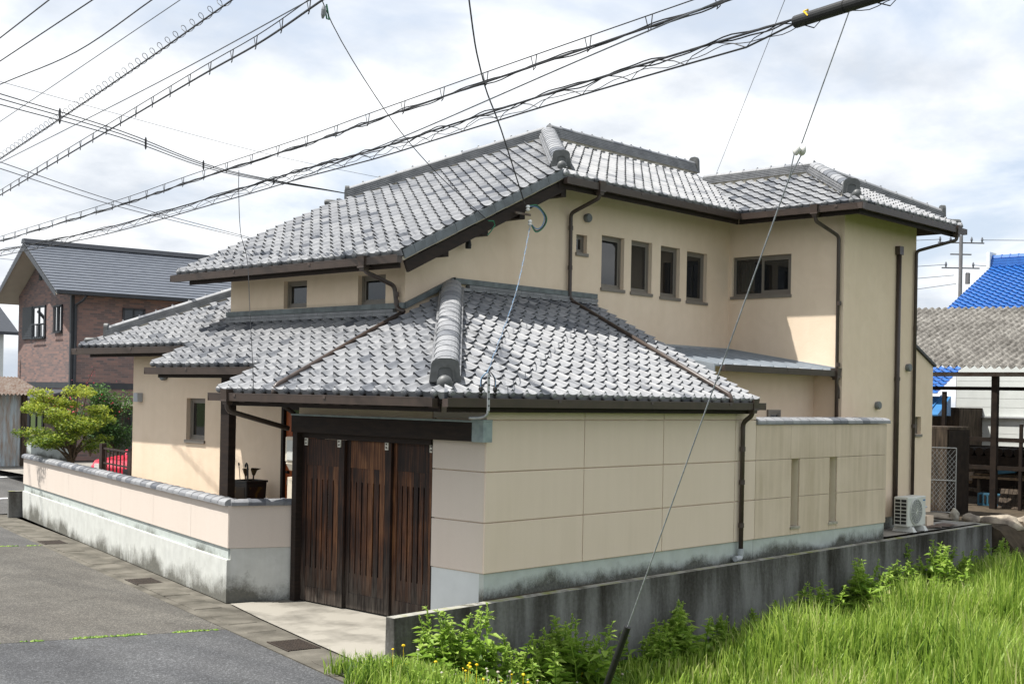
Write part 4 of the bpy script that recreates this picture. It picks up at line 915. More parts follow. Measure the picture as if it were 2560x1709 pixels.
kd = (KE - KC).normalized(); kn = Vector((kd.y, -kd.x, 0)); LL = (KE - KC).length
sd_ = (KG - KC).normalized(); sn = Vector((-sd_.y, sd_.x, 0)); LS = (KG - KC).length   # short piece; sn points inward
def ob(o, d, n, l, t, z0, z1, off=0.0):
    return MB().obox(Vector((o.x, o.y, z0)) + n * off, d, n, (0, 0, 1), l, t, z1 - z0)
ob(KC, kd, kn, LL, .17, -0.46, 0.13, -0.0).build('plinth', 'plinth', lowwall, bevel=0.006)
ob(KC + kd * .04, kd, kn, LL - .05, .10, 0.131, 0.282, .035).build('upper_plinth', 'base_concrete', lowwall)
ob(KC + sd_ * .05, sd_, sn, LS - .05, .12, -0.46, 0.282, 0.01).build('plinth', 'plinth', lowwall)
np_ = [0.0, 1.35, 2.95, 4.75, 6.55, 8.40, 10.3, LL]
np_ = [0.0, 1.55, 3.37, 5.19, 7.01, 8.83, 10.65, LL]
for a, b in zip(np_[:-1], np_[1:]): ob(KC + kd * (a + .003), kd, kn, b - a - .006, .14, .285, .862, .012).build('siding_panel', 'siding_pink', lowwall, bevel=0.003)
ob(KC + sd_ * .02, sd_, sn, LS - .03, .12, .285, .862, -0.004).build('siding_panel', 'siding_pink', lowwall, bevel=0.003)
cl = LL / 46; cm = coping_mesh('coping_tile', 0.235, cl, 0.062)
def put(me, name, par, o, d, z):
    s = Vector((d.y, -d.x, 0)); inst(name, me, par, Matrix(((s.x, d.x, 0, o.x), (s.y, d.y, 0, o.y), (0, 0, 1, z), (0, 0, 0, 1))))
for i in range(46): put(cm, 'coping_tile', lowwall, KC + kd * (i * cl) + kn * .08, kd, .892 + random.uniform(-.002, .002))
cm2 = coping_mesh('coping_tile', 0.22, LS / 4, 0.058)
for i in range(4): put(cm2, 'coping_tile', lowwall, KC + sd_ * (i * LS / 4 + .04) + sn * .06, sd_, .893)
mb = MB(); o = KE + kd * .02; mb.obox(Vector((o.x, o.y, -.46)) - kn * .28, kd, kn, (0, 0, 1), .12, .5, .58); mb.build('end_kerb', 'retaining_concrete', lowwall)

# ================================================================ garden wall with slits (right of the garage)
gw = thing('garden_wall', 'stained beige siding wall with two narrow slits and tile coping right of the garage', 'wall', (8, 0.1, 0))
XW = 10.29; gx = [5.958, 6.99, 8.43, XW]; sl_ = [(7.02, 7.27), (8.25, 8.50)]
def gpanel(x0, x1, z0, z1, y0=0.002):
    MB().box((x0 + .003, y0, z0 + .004), (x1 - .003, .028, z1 - .004)).build('siding_panel', 'siding_stained', gw, bevel=0.003)
for a, b in zip(gx[:-1], gx[1:]): gpanel(a, b, 1.512, 2.065)
for (z0, z1) in ((.906, 1.512), (.30, .906)):
    gpanel(5.958, sl_[0][0], z0, z1); gpanel(sl_[0][1], sl_[1][0], z0, z1); gpanel(sl_[1][1], XW, z0, z1)
for a, b in sl_: gpanel(a, b, .30, .40)
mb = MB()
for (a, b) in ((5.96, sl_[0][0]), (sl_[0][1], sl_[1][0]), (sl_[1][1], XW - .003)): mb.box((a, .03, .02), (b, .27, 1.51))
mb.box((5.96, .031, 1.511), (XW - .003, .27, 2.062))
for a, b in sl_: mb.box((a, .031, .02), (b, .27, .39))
mb.build('wall_core', 'cream_box', gw)  # pale core colour stands in for sunlight on the slit reveals
for a, b in sl_: MB().box((a - .02, -.02, .392), (b + .02, .29, .43)).build('slit_sill', 'white_plaster', gw)
MB().box((5.96, .022, -.3), (XW - .02, .12, .296)).build('foundation', 'base_concrete', gw)
n = 17; cl = (XW + .08 - 5.95) / n; cm = coping_mesh('coping_tile', 0.33, cl, 0.075)
for i in range(n): put(cm, 'coping_tile', gw, Vector((5.95 + i * cl, .135, 0)), Vector((1, 0, 0)), 2.098)

# ================================================================ retaining wall
rw = thing('retaining_wall', 'dark streaked concrete retaining wall above the grass field', 'wall', (6, -0.16, -0.9))
MB().hexa([(-1.63, -.28, -1.7), (14.45, -.28, -1.7), (14.45, -.08, -1.7), (-1.63, -.08, -1.7), (-1.63, -.24, .0), (14.45, -.24, .045), (14.45, -.10, .045), (-1.63, -.10, .0)]).build('wall_body', 'retaining_concrete', rw, bevel=0.012)
MB().hexa([(14.30, -.1, -1.7), (14.46, -.1, -1.7), (14.46, 4, -1.7), (14.30, 4, -1.7), (14.30, -.1, .04), (14.455, -.1, .04), (14.455, 4, .04), (14.30, 4, .04)]).build('wall_return', 'retaining_concrete', rw)
sheet('ledge', [(-0.05, -.101), (14.3, -.101), (14.3, .7), (10.3, .7), (10.3, .03), (0.02, .03)], -0.012, 'soil')
# ================================================================ small things by the porch
t = thing('umbrella_stand', 'tall black lacquered square stand with gold panels by the porch post', 'umbrella stand', (0.8, 5.88, 0.06))
def frust(mb, cx, cy, z0, z1, a, b):
    mb.hexa([(cx - a, cy - a, z0), (cx + a, cy - a, z0), (cx + a, cy + a, z0), (cx - a, cy + a, z0), (cx - b, cy - b, z1), (cx + b, cy - b, z1), (cx + b, cy + b, z1), (cx - b, cy + b, z1)])
ux, uy = 0.80, 5.88
mb = MB(); frust(mb, ux, uy, .06, 1.02, .15, .19); mb.build('stand_body', 'black', t, bevel=0.012)
mb = MB()
for (dx, dy) in ((-1, 0), (0, -1)):
    for k in range(1):
        if dx: mb.hexa([(ux - .155, uy - .10, .12), (ux - .15, uy - .10, .12), (ux - .15, uy + .10, .12), (ux - .155, uy + .10, .12), (ux - .192, uy - .13, .95), (ux - .18, uy - .13, .95), (ux - .18, uy + .13, .95), (ux - .192, uy + .13, .95)])
        else: mb.hexa([(ux - .10, uy - .155, .12), (ux + .10, uy - .155, .12), (ux + .10, uy - .15, .12), (ux - .10, uy - .15, .12), (ux - .13, uy - .192, .95), (ux + .13, uy - .192, .95), (ux + .13, uy - .18, .95), (ux - .13, uy - .18, .95)])
mb.build('gold_panel', 'lacquer', t)
mb = MB()
for (a, b) in (((-.2, -.2), (.2, -.165)), ((-.2, .165), (.2, .2)), ((-.2, -.165), (-.165, .165)), ((.165, -.165), (.2, .165))): mb.box((ux + a[0], uy + a[1], 1.02), (ux + b[0], uy + b[1], 1.05))
mb.build('rim', 'black', t)
def stick(name, label, cat, base, tip, build):
    t = thing(name, label, cat, base); build(t, Vector(base), Vector(tip)); return t
def broom(t, b, e):
    MB().tube([b, e], .012, 8).build('stick', 'old_wood', t); mb = MB(); d = (e - b).normalized(); s = Vector((0, -1, 0))
    for i in range(70):
        a = random.uniform(-1, 1); c = random.uniform(-.25, .25); mb.tube([e + s * a * .03, e + d * .08 + s * a * .07 + Vector((c * .06, 0, 0)), e + d * .12 + s * (a * .11 + .05) + Vector((c * .1, 0, -.01))], [.006, .005, .003], 4)
    mb.build('bristles', 'straw', t)
stick('broom', 'dark bristle broom standing head up in the black umbrella stand', 'broom', (ux, uy - .02, .1), (ux, uy - .10, 1.13), broom)
def cane(t, b, e):
    mb = MB(); mb.tube([b, e, e + Vector((0, .01, .06)), e + Vector((0, .035, .085)), e + Vector((0, .06, .06)), e + Vector((0, .062, .02))], .014, 8); mb.build('shaft', 'black', t); MB().lathe(b.lerp(e, .25), e - b, [(0, .012), (.3, .04), (.55, .02)], 8).build('canopy', 'straw', t)
stick('umbrella', 'furled umbrella with curved handle in the middle of the black stand', 'umbrella', (ux, uy + .02, .1), (ux - .02, uy + .03, 1.22), cane)
def thin(t, b, e): MB().tube([b, e], [.01, .006], 6).build('shaft', 'old_wood', t); MB().lathe(e, e - b, [(0, .008), (.02, .014), (.05, .008)], 8).build('tip', 'iron', t)
stick('shoehorn_stick', 'thin leaning stick at the left edge of the black stand', 'stick', (ux, uy + .1, .1), (ux - .05, uy + .22, 1.26), thin)
def dust(t, b, e):
    MB().tube([b, e], .01, 6).build('stick', 'old_wood', t); mb = MB(); d = (e - b).normalized()
    for i in range(40): a = random.uniform(-1, 1); mb.tube([e, e + d * .14 + Vector((random.uniform(-.03, .03), a * .06, 0))], [.005, .003], 4)
    mb.build('bristles', 'straw', t)
stick('hand_brush', 'brown hand brush between the sticks in the black stand', 'brush', (ux, uy + .06, .1), (ux + .01, uy + .12, 1.08), dust)
t = thing('meter_box', 'rounded cream electric meter box left of the gate', 'meter box', (0.35, 4.2, 1.36))
mb = MB(); mb.hexa([(.28, 4.03, 1.30), (.40, 4.03, 1.30), (.40, 4.20, 1.30), (.28, 4.20, 1.30), (.24, 3.99, 1.42), (.42, 3.99, 1.42), (.42, 4.25, 1.42), (.24, 4.25, 1.42)]); mb.box((.24, 3.99, 1.421), (.42, 4.25, 1.79)); mb.build('case', 'cream_box', t, bevel=.02)
MB().box((.23, 4.03, 1.45), (.243, 4.20, 1.74)).build('cover', 'ac_white', t, bevel=.006)
MB().tube(smooth_path([(.33, 4.12, 1.30), (.33, 4.12, 1.26), (.33, 4.10, 1.24), (.33, 4.10, 1.20)]), .03, 8).build('conduit', 'pvc', t)
MB().box((.43, 3.72, .0), (.49, 3.80, 2.2)).build('mounting_post', 'dark_wood', t); MB().box((.421, 3.80, 1.5), (.45, 4.1, 1.56)).build('bracket', 'dark_wood', t)
t = thing('utility_box', 'square cream box with hinges below the electric meter box', 'box', (0.35, 4.2, .75))
MB().box((.26, 3.96, .72), (.42, 4.21, 1.21)).build('case', 'cream_box', t, bevel=.008); MB().box((.25, 3.98, .74), (.262, 4.19, 1.19)).build('lid', 'cream_box', t, bevel=.004)
for z in (.80, 1.10): MB().lathe((.255, 4.20, z), (0, 0, 1), [(0, .012), (.07, .012)], 8).build('hinge', 'rust', t)
# ================================================================ air conditioner on the ledge
sheet('slab', [(10.32, .0), (14.28, .0), (14.28, .68), (10.32, .68)], 0.045, 'yard_concrete')
ac = thing('air_conditioner', 'white outdoor air conditioner unit standing at the right end of the stained wall', 'air conditioner', (11.7, .2, .05))
AX0, AX1, AY0, AY1, AZ0, AZ1 = 11.30, 12.06, .06, .34, .145, .70
MB().box((AX0, AY0, AZ0), (AX1, AY1, AZ1)).build('case', 'ac_white', ac, bevel=.02)
mb = MB(); fx, fz, fr_ = AX0 + .33, (AZ0 + AZ1) / 2, .235
mb.lathe((fx, AY0 - .004, fz), (0, -1, 0), [(0, fr_ + .012), (.015, fr_ + .012), (.016, fr_)], 28); fan = mb.build('fan_ring', 'ac_white', ac)
MB().lathe((fx, AY0 - .018, fz), (0, -1, 0), [(0, fr_ - .005), (.003, fr_ - .005)], 28).build('fan_opening', 'grey_plastic', fan)
mb = MB()
for r in (.06, .10, .14, .18, .215): mb.tube([(fx + r * math.cos(a), AY0 - .028, fz + r * math.sin(a)) for a in [2 * math.pi * k / 24 for k in range(25)]], .0035, 4)
for k in range(8): a = math.pi * k / 8; mb.tube([(fx - fr_ * math.cos(a), AY0 - .026, fz - fr_ * math.sin(a)), (fx + fr_ * math.cos(a), AY0 - .026, fz + fr_ * math.sin(a))], .004, 4)
mb.build('fan_grille', 'ac_white', fan)
for j in range(7):
    for i in range(2): MB().box((AX0 - .005, AY0 + .03 + i * .12, AZ0 + .05 + j * .068), (AX0 + .01, AY0 + .13 + i * .12, AZ0 + .10 + j * .068)).build('side_vent', 'black', ac)
for x in (AX0 + .10, AX1 - .18): 
    mb = MB(); mb.hexa([(x - .03, AY0 - .09, .05), (x + .11, AY0 - .09, .05), (x + .11, AY1 + .06, .05), (x - .03, AY1 + .06, .05), (x, AY0 - .04, .144), (x + .08, AY0 - .04, .144), (x + .08, AY1 + .03, .144), (x, AY1 + .03, .144)]); mb.build('foot', 'ac_white', ac, bevel=.006)
MB().box((AX1 - .13, AY0 - .003, AZ1 - .09), (AX1 - .04, AY0 + .002, AZ1 - .065)).build('badge', 'blue_metal', ac)
MB().tube(smooth_path([(AX1, .22, .36), (AX1 + .25, .25, .42), (AX1 + .5, .28, .45)]), .02, 8).build('hose', 'pvc', ac)
t = thing('cardboard_sheet', 'torn brown sheet lying on the ledge right of the air conditioner', 'sheet', (13.4, .1, .05))
mb = MB(); n = 7
for i in range(n):
    for j in range(2):
        f = lambda a, b: (12.5 + a * .14 + random.Random(a * 7 + b).uniform(-.04, .04), .02 + b * .17 + random.Random(a + b * 5).uniform(-.03, .03), .052 + random.Random(a * 3 + b).uniform(0, .03))
        mb.poly(f(i, j), f(i + 1, j), f(i + 1, j + 1), f(i, j + 1))
mb.build('sheet', 'rust', t)
MB().box((12.85, .4, .05), (13.15, .55, .24)).build('block', 'stucco', thing('footing_block', 'small beige block under the corner wall by the air conditioner', 'block', (13, .47, .05)))
# ================================================================ wires and cables (back-projected from image pixels at assumed heights, mostly along the road)
def sag(pts, s=0.0, sub=6):
    pts = [Vector(p) for p in pts]; out = []
    # Catmull-Rom
    P = [pts[0] * 2 - pts[1]] + pts + [pts[-1] * 2 - pts[-2]]
    for i in range(1, len(P) - 2):
        a, b, c, d = P[i - 1], P[i], P[i + 1], P[i + 2]
        for k in range(sub):
            t = k / sub; out.append(0.5 * ((2 * b) + (c - a) * t + (2 * a - 5 * b + 4 * c - d) * t * t + (3 * b - a - 3 * c + d) * t ** 3))
    out.append(pts[-1])
    n = len(out) - 1
    return [p + Vector((0, 0, -s * 4 * (i / n) * (1 - i / n))) for i, p in enumerate(out)]
def along(path, step):
    acc = 0; out = []; nxt = 0
    for a, b in zip(path[:-1], path[1:]):
        L = (b - a).length
        while nxt <= acc + L: t = (nxt - acc) / L; out.append((a.lerp(b, t), (b - a).normalized())); nxt += step
        acc += L
    return out
def ext(pts, a=0.0, b=0.0):
    p = [Vector(q) for q in pts]; d0 = (p[0] - p[1]).normalized(); d1 = (p[-1] - p[-2]).normalized()
    return ([p[0] + d0 * a] if a else []) + p + [p[-1] + d1 * (b * k / max(1, round(b / 2))) for k in range(1, max(1, round(b / 2)) + 1) if b]
def wire(pts, r, label, mat='wire_black', s=0.0, group=None, name='cable', n=5, sub=6):
    mb = MB(); mb.tube(sag(pts, s, sub), r, n); o = mb.build(name, mat, None); return tag(o, label, 'cable', group)
WA = {'a': [(-0.04, 12.94, 9.0), (-0.56, 9.99, 9.0)], 'b': [(0.73, 14.6, 9.0), (-0.08, 9.41, 9.0)], 'c': [(1.62, 16.51, 9.0), (1.32, 12.61, 8.97), (0.57, 8.61, 9.0)], 'd': [(1.22, 15.61, 8.0), (-0.89, 5.4, 8.0)],
      'e': [(-0.31, 12.26, 6.6), (-1.98, 5.18, 6.6), (-3.01, 0.99, 6.6)], 'f': [(0.85, 14.64, 7.0), (-0.68, 6.29, 7.0), (-1.68, 1.38, 7.0)], 'g': [(0.79, 14.62, 6.3), (-1.05, 7.17, 6.3), (-2.04, 3.13, 6.3), (-2.55, 1.11, 6.27), (-2.99, -0.53, 6.3)],
      'k': [(2.89, 19.13, 5.9), (2.08, 14.26, 5.9), (1.48, 10.72, 5.9), (0.89, 7.81, 5.9), (0.15, 3.82, 5.9), (-0.27, 1.86, 5.9), (-0.9, -1.2, 5.9), (-1.52, -4.31, 5.9)],
      'l': [(2.55, 18.06, 5.6), (1.98, 12.6, 5.6), (0.78, 6.33, 5.6), (0.3, 4.01, 5.6), (-0.04, 2.04, 5.6), (-0.48, 0.15, 5.6), (-1.09, -2.61, 5.6), (-1.56, -5.03, 5.6)],
      'm': [(1.37, 5.4, 5.8), (0.29, 1.87, 5.8), (-1.1, -2.22, 5.8), (-1.8, -4.37, 5.8)]}
wire(ext(WA['a'], 6, 30), .012, 'leftmost thick line crossing the upper left corner of the sky')
wire(ext(WA['b'], 6, 30), .012, 'second thick line from the upper left corner of the sky')
wire(ext(WA['c'], 6, 30), .012, 'third thick curved line near the upper left corner')
wire(ext(WA['d'], 4, 30), .007, 'faint thin wire between the thick lines and the coiled cable', 'wire_thin')
wire(ext(WA['f'], 3, 22), .008, 'thin straight wire between the coiled cable and the hanger cable', 'wire_thin')
wire(ext(WA['m'], 1, 22), .008, 'thin wire between the two heavy cable bundles', 'wire_thin')
def bundle(label, pts, dz, strands, hang=None, helix=None, zig=None, r=.013):
    t = thing('cable_bundle', label, 'cable', tuple(Vector(pts[0]))); base = sag(pts, 0, 12)
    MB().tube(base, r, 6).build('cable', 'wire_black', t)
    for (off, wob, rr, ph) in strands:
        p = [q + Vector((0, 0, off + wob * math.sin(i * .55 + ph) + wob * .5 * math.sin(i * 1.3 + ph * 2))) + Vector((wob * .7 * math.cos(i * .6 + ph), 0, 0)) for i, q in enumerate(sag(pts, 0, 24))]
        MB().tube(p, rr, 5).build('strand', 'wire_black', t)
    if hang:
        step, h = hang; mb = MB()
        MB().tube([q + Vector((0, 0, h)) for q in base], .006, 5).build('messenger_wire', 'wire_black', t)
        for p, d in along(base, step):
            s = Vector((d.y, -d.x, 0)) * .03
            mb.tube([p + Vector((0, 0, h)) - d * .04, p + Vector((0, 0, -.03)) - s * .3, p + Vector((0, 0, -.045)), p + Vector((0, 0, -.03)) + d * .05 + s * .3, p + d * .06 + Vector((0, 0, h))], .0055, 4)
        mb.build('hangers', 'wire_black', t, kind='stuff')
    if helix:
        step, R_ = helix; L = sum((b - a).length for a, b in zip(base[:-1], base[1:])); mb = MB(); q = along(base, step / 10); pts2 = []
        for i, (p, d) in enumerate(q):
            a = 2 * math.pi * i / 10; s = Vector((d.y, -d.x, 0)); pts2.append(p + Vector((0, 0, R_ * .8)) + Vector((0, 0, 1)) * math.cos(a) * R_ + s * math.sin(a) * R_)
        mb.tube(pts2, .004, 4); mb.build('coil', 'wire_black', t)
    if zig:
        step, h = zig; q = along(base, step); mb = MB(); low = []
        for i, (p, d) in enumerate(q[:-1]):
            lo = p + d * step * .5 + Vector((0, 0, -h)); mb.tube([p, p + d * step * .30 + Vector((0, 0, -h * .45)), lo, lo + d * step * .12 + Vector((0, 0, h * .5)), q[i + 1][0]], .005, 4); low.append(lo)
        low = [x for x in low if x.y > -5.0] + [Vector((-1.56, -5.03, 5.57))]; MB().tube([q[0][0] + Vector((0, 0, -h))] + low, .009, 5).build('lower_cable', 'wire_black', t); mb.build('zigzag_wire', 'wire_black', t, kind='stuff')
    return t
bundle('cable wrapped in a coil of wire loops crossing the upper left sky', ext(WA['e'], 5, 22), 0, [], helix=(.30, .055), r=.010)
bundle('single cable hung on small hangers left of the service wire', ext(WA['g'], 5, 22), 0, [], hang=(.75, .10), r=.012)
bundle('upper heavy bundle of cables on hangers crossing above the roof', ext(WA['k'], 6, 22), 0, [(.010, .010, .007, 0.3), (-.014, .011, .007, 1.7)], hang=(.9, .11), r=.012)
lt_ = bundle('lower heavy cable bundle with zigzag loops running into the black sleeve', ext(WA['l'], 6, 22), 0, [(.012, .013, .007, 0.8), (-.018, .014, .007, 2.2), (-.075, .02, .004, 1.1)], zig=(.75, .12), r=.011)
t = thing('cable_sleeve', 'thick black plastic sleeve over the cables at the top right', 'cable sleeve', (-1.6, -5.1, 5.6))
a, b = Vector((-1.545, -4.98, 5.575)), Vector((-2.40, -8.67, 5.575)); dv = (b - a)
MB().lathe(a, dv, [(0, .046), (.0, .052), (dv.length, .052)], 16).build('sleeve', 'black', t, smooth=False)
mb = MB()
for k in range(5): mb.lathe(a + dv * (.14 + .2 * k) + Vector((0, 0, .0)), dv, [(0, .0535), (.012, .0535)], 16)
mb.build('seams', 'rubber', t); MB().tube([a + Vector((.03, .0, .05)) + dv * .03, a + Vector((0, 0, .07)) + dv * .035, a + Vector((-.04, 0, .05)) + dv * .03, a + Vector((-.05, 0, .0)) + dv * .045], .008, 5).build('tie', 'yellow', t)
hb = [(3.23, 20.0, 9.5), (7.04, 20.99, 9.4), (12.06, 23.56, 9.4), (17.42, 24.36, 9.5)]
for k, (dz, lb) in enumerate(((.12, 'topmost'), (0, 'middle'), (-.14, 'lowest'))):
    t = thing('power_line', f'{lb} of three power lines slanting down from the left to the ridge end', 'cable', hb[0], 'three slanting power lines')
    p = sag(ext([(x, y, z + dz * (1 - i / 3.2)) for i, (x, y, z) in enumerate(hb)], 5, 3)); MB().tube(p, .014, 5).build('wire', 'wire_black', t); mb = MB()
    for q, d in along(p, 3.4)[1 + k % 2:]: mb.lathe(q + Vector((0, 0, -.1)), (0, 0, 1), [(0, .01), (.06, .03), (.14, .03), (.2, .01)], 6)
    mb.build('marker', 'wire_black', t, kind='stuff')
wire(ext([(7.1, 28.44, 12.0), (18.79, 30.99, 11.9), (26.93, 32.04, 12.0)], 8, 6), .009, 'very faint wire high behind the roof from the left edge', 'wire_thin')
for k in range(2): wire(ext([(3.39, 20.28, 8.0 - .16 * k), (8.66, 23.76, 7.97 - .13 * k), (16.22, 27.78, 8.0 - .05 * k)], 6, 4), .012, ['upper', 'lower'][k] + ' wire of the pair going behind the roof at the left', 'wire_thin', group='wire pair')
wire([(-6, 44, 8.2), (15, 36, 7.2), (26, 33, 6.6)], .010, 'faint wire just above the dark roof of the brick house', 'wire_thin')
t = thing('service_wire', 'service wire with a green end dropping from the cables to the barge board', 'cable', (-2, .69, 6.78))
MB().tube(sag([(-4.2, -2.2, 10.5), (-2.25, .4, 7.3), (-1.98, .72, 6.72), (-0.22, 1.71, 6.04), (1.15, 2.20, 5.50), (2.43, 2.40, 4.98)]), .006, 5).build('wire', 'wire_black', t)
MB().tube([(-1.98, .72, 6.72), (-1.93, .74, 6.60), (-1.85, .80, 6.62), (-1.90, .79, 6.78)], .010, 5).build('green_end', 'wire_green', t)
MB().tube([(2.43, 2.40, 4.98), (2.52, 2.38, 4.985), (2.56, 2.39, 4.93), (2.50, 2.42, 4.83), (2.47, 2.45, 4.78)], .009, 5).build('green_tail', 'wire_green', t); MB().lathe((-2.0, .70, 6.72), (0, .2, -1), [(0, .02), (.04, .03), (.1, .025), (.14, .01)], 8).build('clamp', 'wire_grey', t)
t = thing('service_wire', 'black service wire dropping from the top edge to the wall insulator', 'cable', (-1.28, -.82, 6.66))
MB().tube(sag([(-7.0, -5.6, 9.6), (-1.6, -1.1, 6.9), (-0.24, -.03, 6.22), (1.01, .82, 5.86), (3.10, 2.30, 5.30)]), .010, 5).build('wire', 'wire_black', t)
t = thing('wall_bracket', 'slotted steel bracket with two white insulators under the barge board', 'bracket', (3.3, 2.4, 5.2))
MB().box((3.02, 2.405, 5.16), (3.36, 2.43, 5.19)).build('rail', 'rust', t)
for (p, z) in (((3.26, 2.38, 5.27), 1), ((3.29, 2.36, 5.05), 1)): MB().lathe(Vector(p) - Vector((0, 0, .05)), (0, 0, 1), [(0, .015), (.02, .035), (.045, .02), (.06, .035), (.09, .02)], 10).build('insulator', 'porcelain', t)
for k, (m_, o_) in enumerate((('wire_blue', 0), ('wire_black', .03), ('wire_green', .05))): MB().tube(sag([(3.27, 2.37, 5.30), (3.44, 2.34, 5.29 + o_ * .6), (3.58 + o_, 2.33, 5.17), (3.54 + o_, 2.34, 5.02), (3.42, 2.35, 4.97 - o_), (3.30, 2.36, 5.04)]), .009, 5).build('loop', m_, t)
t = thing('blue_wire', 'twisted blue wire from the wall bracket down to the gate roof bracket', 'cable', (3.29, 2.36, 5.0))
p = sag([(3.29, 2.35, 5.0), (1.6, 1.05, 3.82), (-0.33, -.31, 2.68)], 0, 40)
for k in range(2): MB().tube([q + Vector((.008 * math.cos(i * .9 + k * 3.14), 0, .008 * math.sin(i * .9 + k * 3.14))) for i, q in enumerate(p)], .0038, 5).build('strand', ['wire_blue', 'wire_grey'][k], t)
t = thing('roof_bracket', 'curved slotted steel bracket rising over the gate eaves with wire loops', 'bracket', (-.35, -.2, 2.15))
MB().tube(sag([(-.42, -.12, 2.165), (-.36, -.24, 2.17), (-.335, -.315, 2.20), (-.33, -.34, 2.26)]), .018, 6).build('foot', 'steel', t)
mb = MB(); mb.beam((-.33, -.34, 2.25), (-.33, -.335, 2.67), .035, .012, (0, 1, 0)); mb.build('slotted_bar', 'steel', t)
mb = MB()
for z in (2.30, 2.38, 2.46, 2.54, 2.62): mb.box((-.336, -.352, z), (-.324, -.346, z + .02))
mb.build('slots', 'black', t)
for (dx, m_, e) in ((-.17, 'wire_blue', -1), (-.15, 'wire_black', -1), (.17, 'wire_blue', 1), (.15, 'rust', 1)):
    MB().tube(sag([(-.33, -.34, 2.68), (-.33 + dx * .5, -.34 + dx * .3, 2.71 - abs(dx) * .1), (-.33 + dx, -.33 + dx * .3, 2.62), (-.33 + dx * 1.02, -.33 + dx * .3, 2.50)]), .006, 5).build('loop', m_, t)
for sx in (-1, 1): MB().lathe((-.33 + sx * .17, -.33 + sx * .05, 2.42), (0, 0, 1), [(0, .012), (.03, .026), (.05, .016), (.07, .03), (.10, .026), (.11, .012)], 10).build('connector', 'black', t)
wire([(-0.71, 4.14, 5.45), (-.72, 4.12, 5.15), (-.69, 4.10, 4.60), (-.64, 4.0, 4.2), (-.86, 3.6, 3.4), (-.98, 3.35, 2.75), (-1.0, 3.30, 2.42)], .005, 'thin drooping wire hanging from the cables down to the gate gutter', 'wire_black')
wire([(6.73, .11, 8.8), (22.77, 12.24, 9.39)], .006, 'thin slanting wire dropping behind the roof of the right wing', 'wire_thin')
# guy wire
g0, g1 = Vector((-.30, -4.9, 6.25)), Vector((.19, -1.66, -.95)); guy = thing('guy_wire', 'steel guy wire with a white insulator crossing in front of the house', 'guy wire', tuple(g1))
gi = g0.lerp(g1, .20); gs = g0.lerp(g1, .875)
MB().tube([g0 + (g0 - g1) * .9, gi + (g0 - g1).normalized() * .06], .006, 6).build('upper_wire', 'wire_grey', guy); MB().tube([gi - (g0 - g1).normalized() * .30, g1], .007, 6).build('lower_wire', 'wire_grey', guy)
dv = (g0 - g1).normalized()
MB().tube([gi - dv * .30, gi - dv * .15 + rt * .02, gi + dv * .02 + rt * .045], .006, 5).build('loop', 'wire_grey', guy); MB().tube([gi - dv * .30, gi - dv * .15 - rt * .02, gi + dv * .0 - rt * .04], .006, 5).build('loop', 'wire_grey', guy)
MB().lathe(gi - (rt + fw * .35).normalized() * .062, rt + fw * .35, [(0.008, .024), (.017, .048), (.035, .056), (.048, .044), (.057, .025), (.067, .025), (.076, .044), (.089, .056), (.107, .048), (.116, .024)], 22).build('insulator', 'porcelain', guy, smooth=True)
gd_ = (g1 - gs); MB().lathe(gs, gd_, [(0, .030), (0, .037), (gd_.length * .40, .039), (gd_.length * .40, .042), (gd_.length * .43, .042), (gd_.length * .43, .039), (gd_.length * .84, .040), (gd_.length * .84, .034)], 16).build('guard_tube', 'black', guy)
MB().lathe(gs + gd_ * .84, gd_, [(0, .036), (gd_.length * .16, .036)], 16).build('yellow_guard', 'yellow', guy)
# ================================================================ vegetation
def leaves(mb, pts, size, up=0.4, asp=1.9, rr=None):
    for p in pts:
        s = size * random.uniform(.6, 1.35); d = Vector((random.gauss(0, 1), random.gauss(0, 1), random.gauss(0, 1) * .6 - .15)).normalized(); n = Vector((random.gauss(0, .6), random.gauss(0, .6), up + random.random())).normalized(); w = d.cross(n).normalized()
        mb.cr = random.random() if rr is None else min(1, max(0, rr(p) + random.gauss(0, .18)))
        a = p + d * s * asp * .5; mb.add([p - d * s * asp * .5, p + w * s * .42 - n * s * .1, a, p - w * s * .42 - n * s * .1], [(0, 1, 2, 3)])
def cloud(clumps, n, fl=.75):
    out = []; tot = sum(r ** 2.4 for _, r in clumps)
    for c, r in clumps:
        for _ in range(int(n * r ** 2.4 / tot)):
            v = Vector((random.gauss(0, 1), random.gauss(0, 1), random.gauss(0, .75))).normalized() * r * random.random() ** .45; v.z *= fl / .75; out.append(Vector(c) + v)
    return out
tree = thing('maple_tree', 'bright green maple tree behind the tile coped road wall', 'tree', (2.62, 14.9, -.03))
bp_ = Vector((2.62, 14.9, -.03)); top = Vector((2.6, 14.9, 1.35)); mb = MB(); mb.tube([bp_, bp_ + Vector((.02, 0, .5)), bp_ + Vector((-.03, .03, .95)), top], [.07, .06, .05, .035], 8)
clumps = []
for k in range(24):
    a = k * 2.4; h = random.uniform(1.15, 2.35); r = .25 + .62 * math.sin(min(1, max(0, (2.75 - h) / 1.5)) * 1.5); e = Vector((2.45 + rt.x * r * math.cos(a) * 1.0 + fw.x * r * math.sin(a) * .8, 14.95 + rt.y * r * math.cos(a) + fw.y * r * math.sin(a) * .8, h))
    s = bp_.lerp(top, random.uniform(.5, 1)); mb.tube([s, s.lerp(e, .5) + Vector((0, 0, .08)), e], [.022, .014, .006], 5); clumps.append((e, random.uniform(.20, .36))); clumps.append((s.lerp(e, .6) + Vector((0, 0, .08)), random.uniform(.14, .26)))
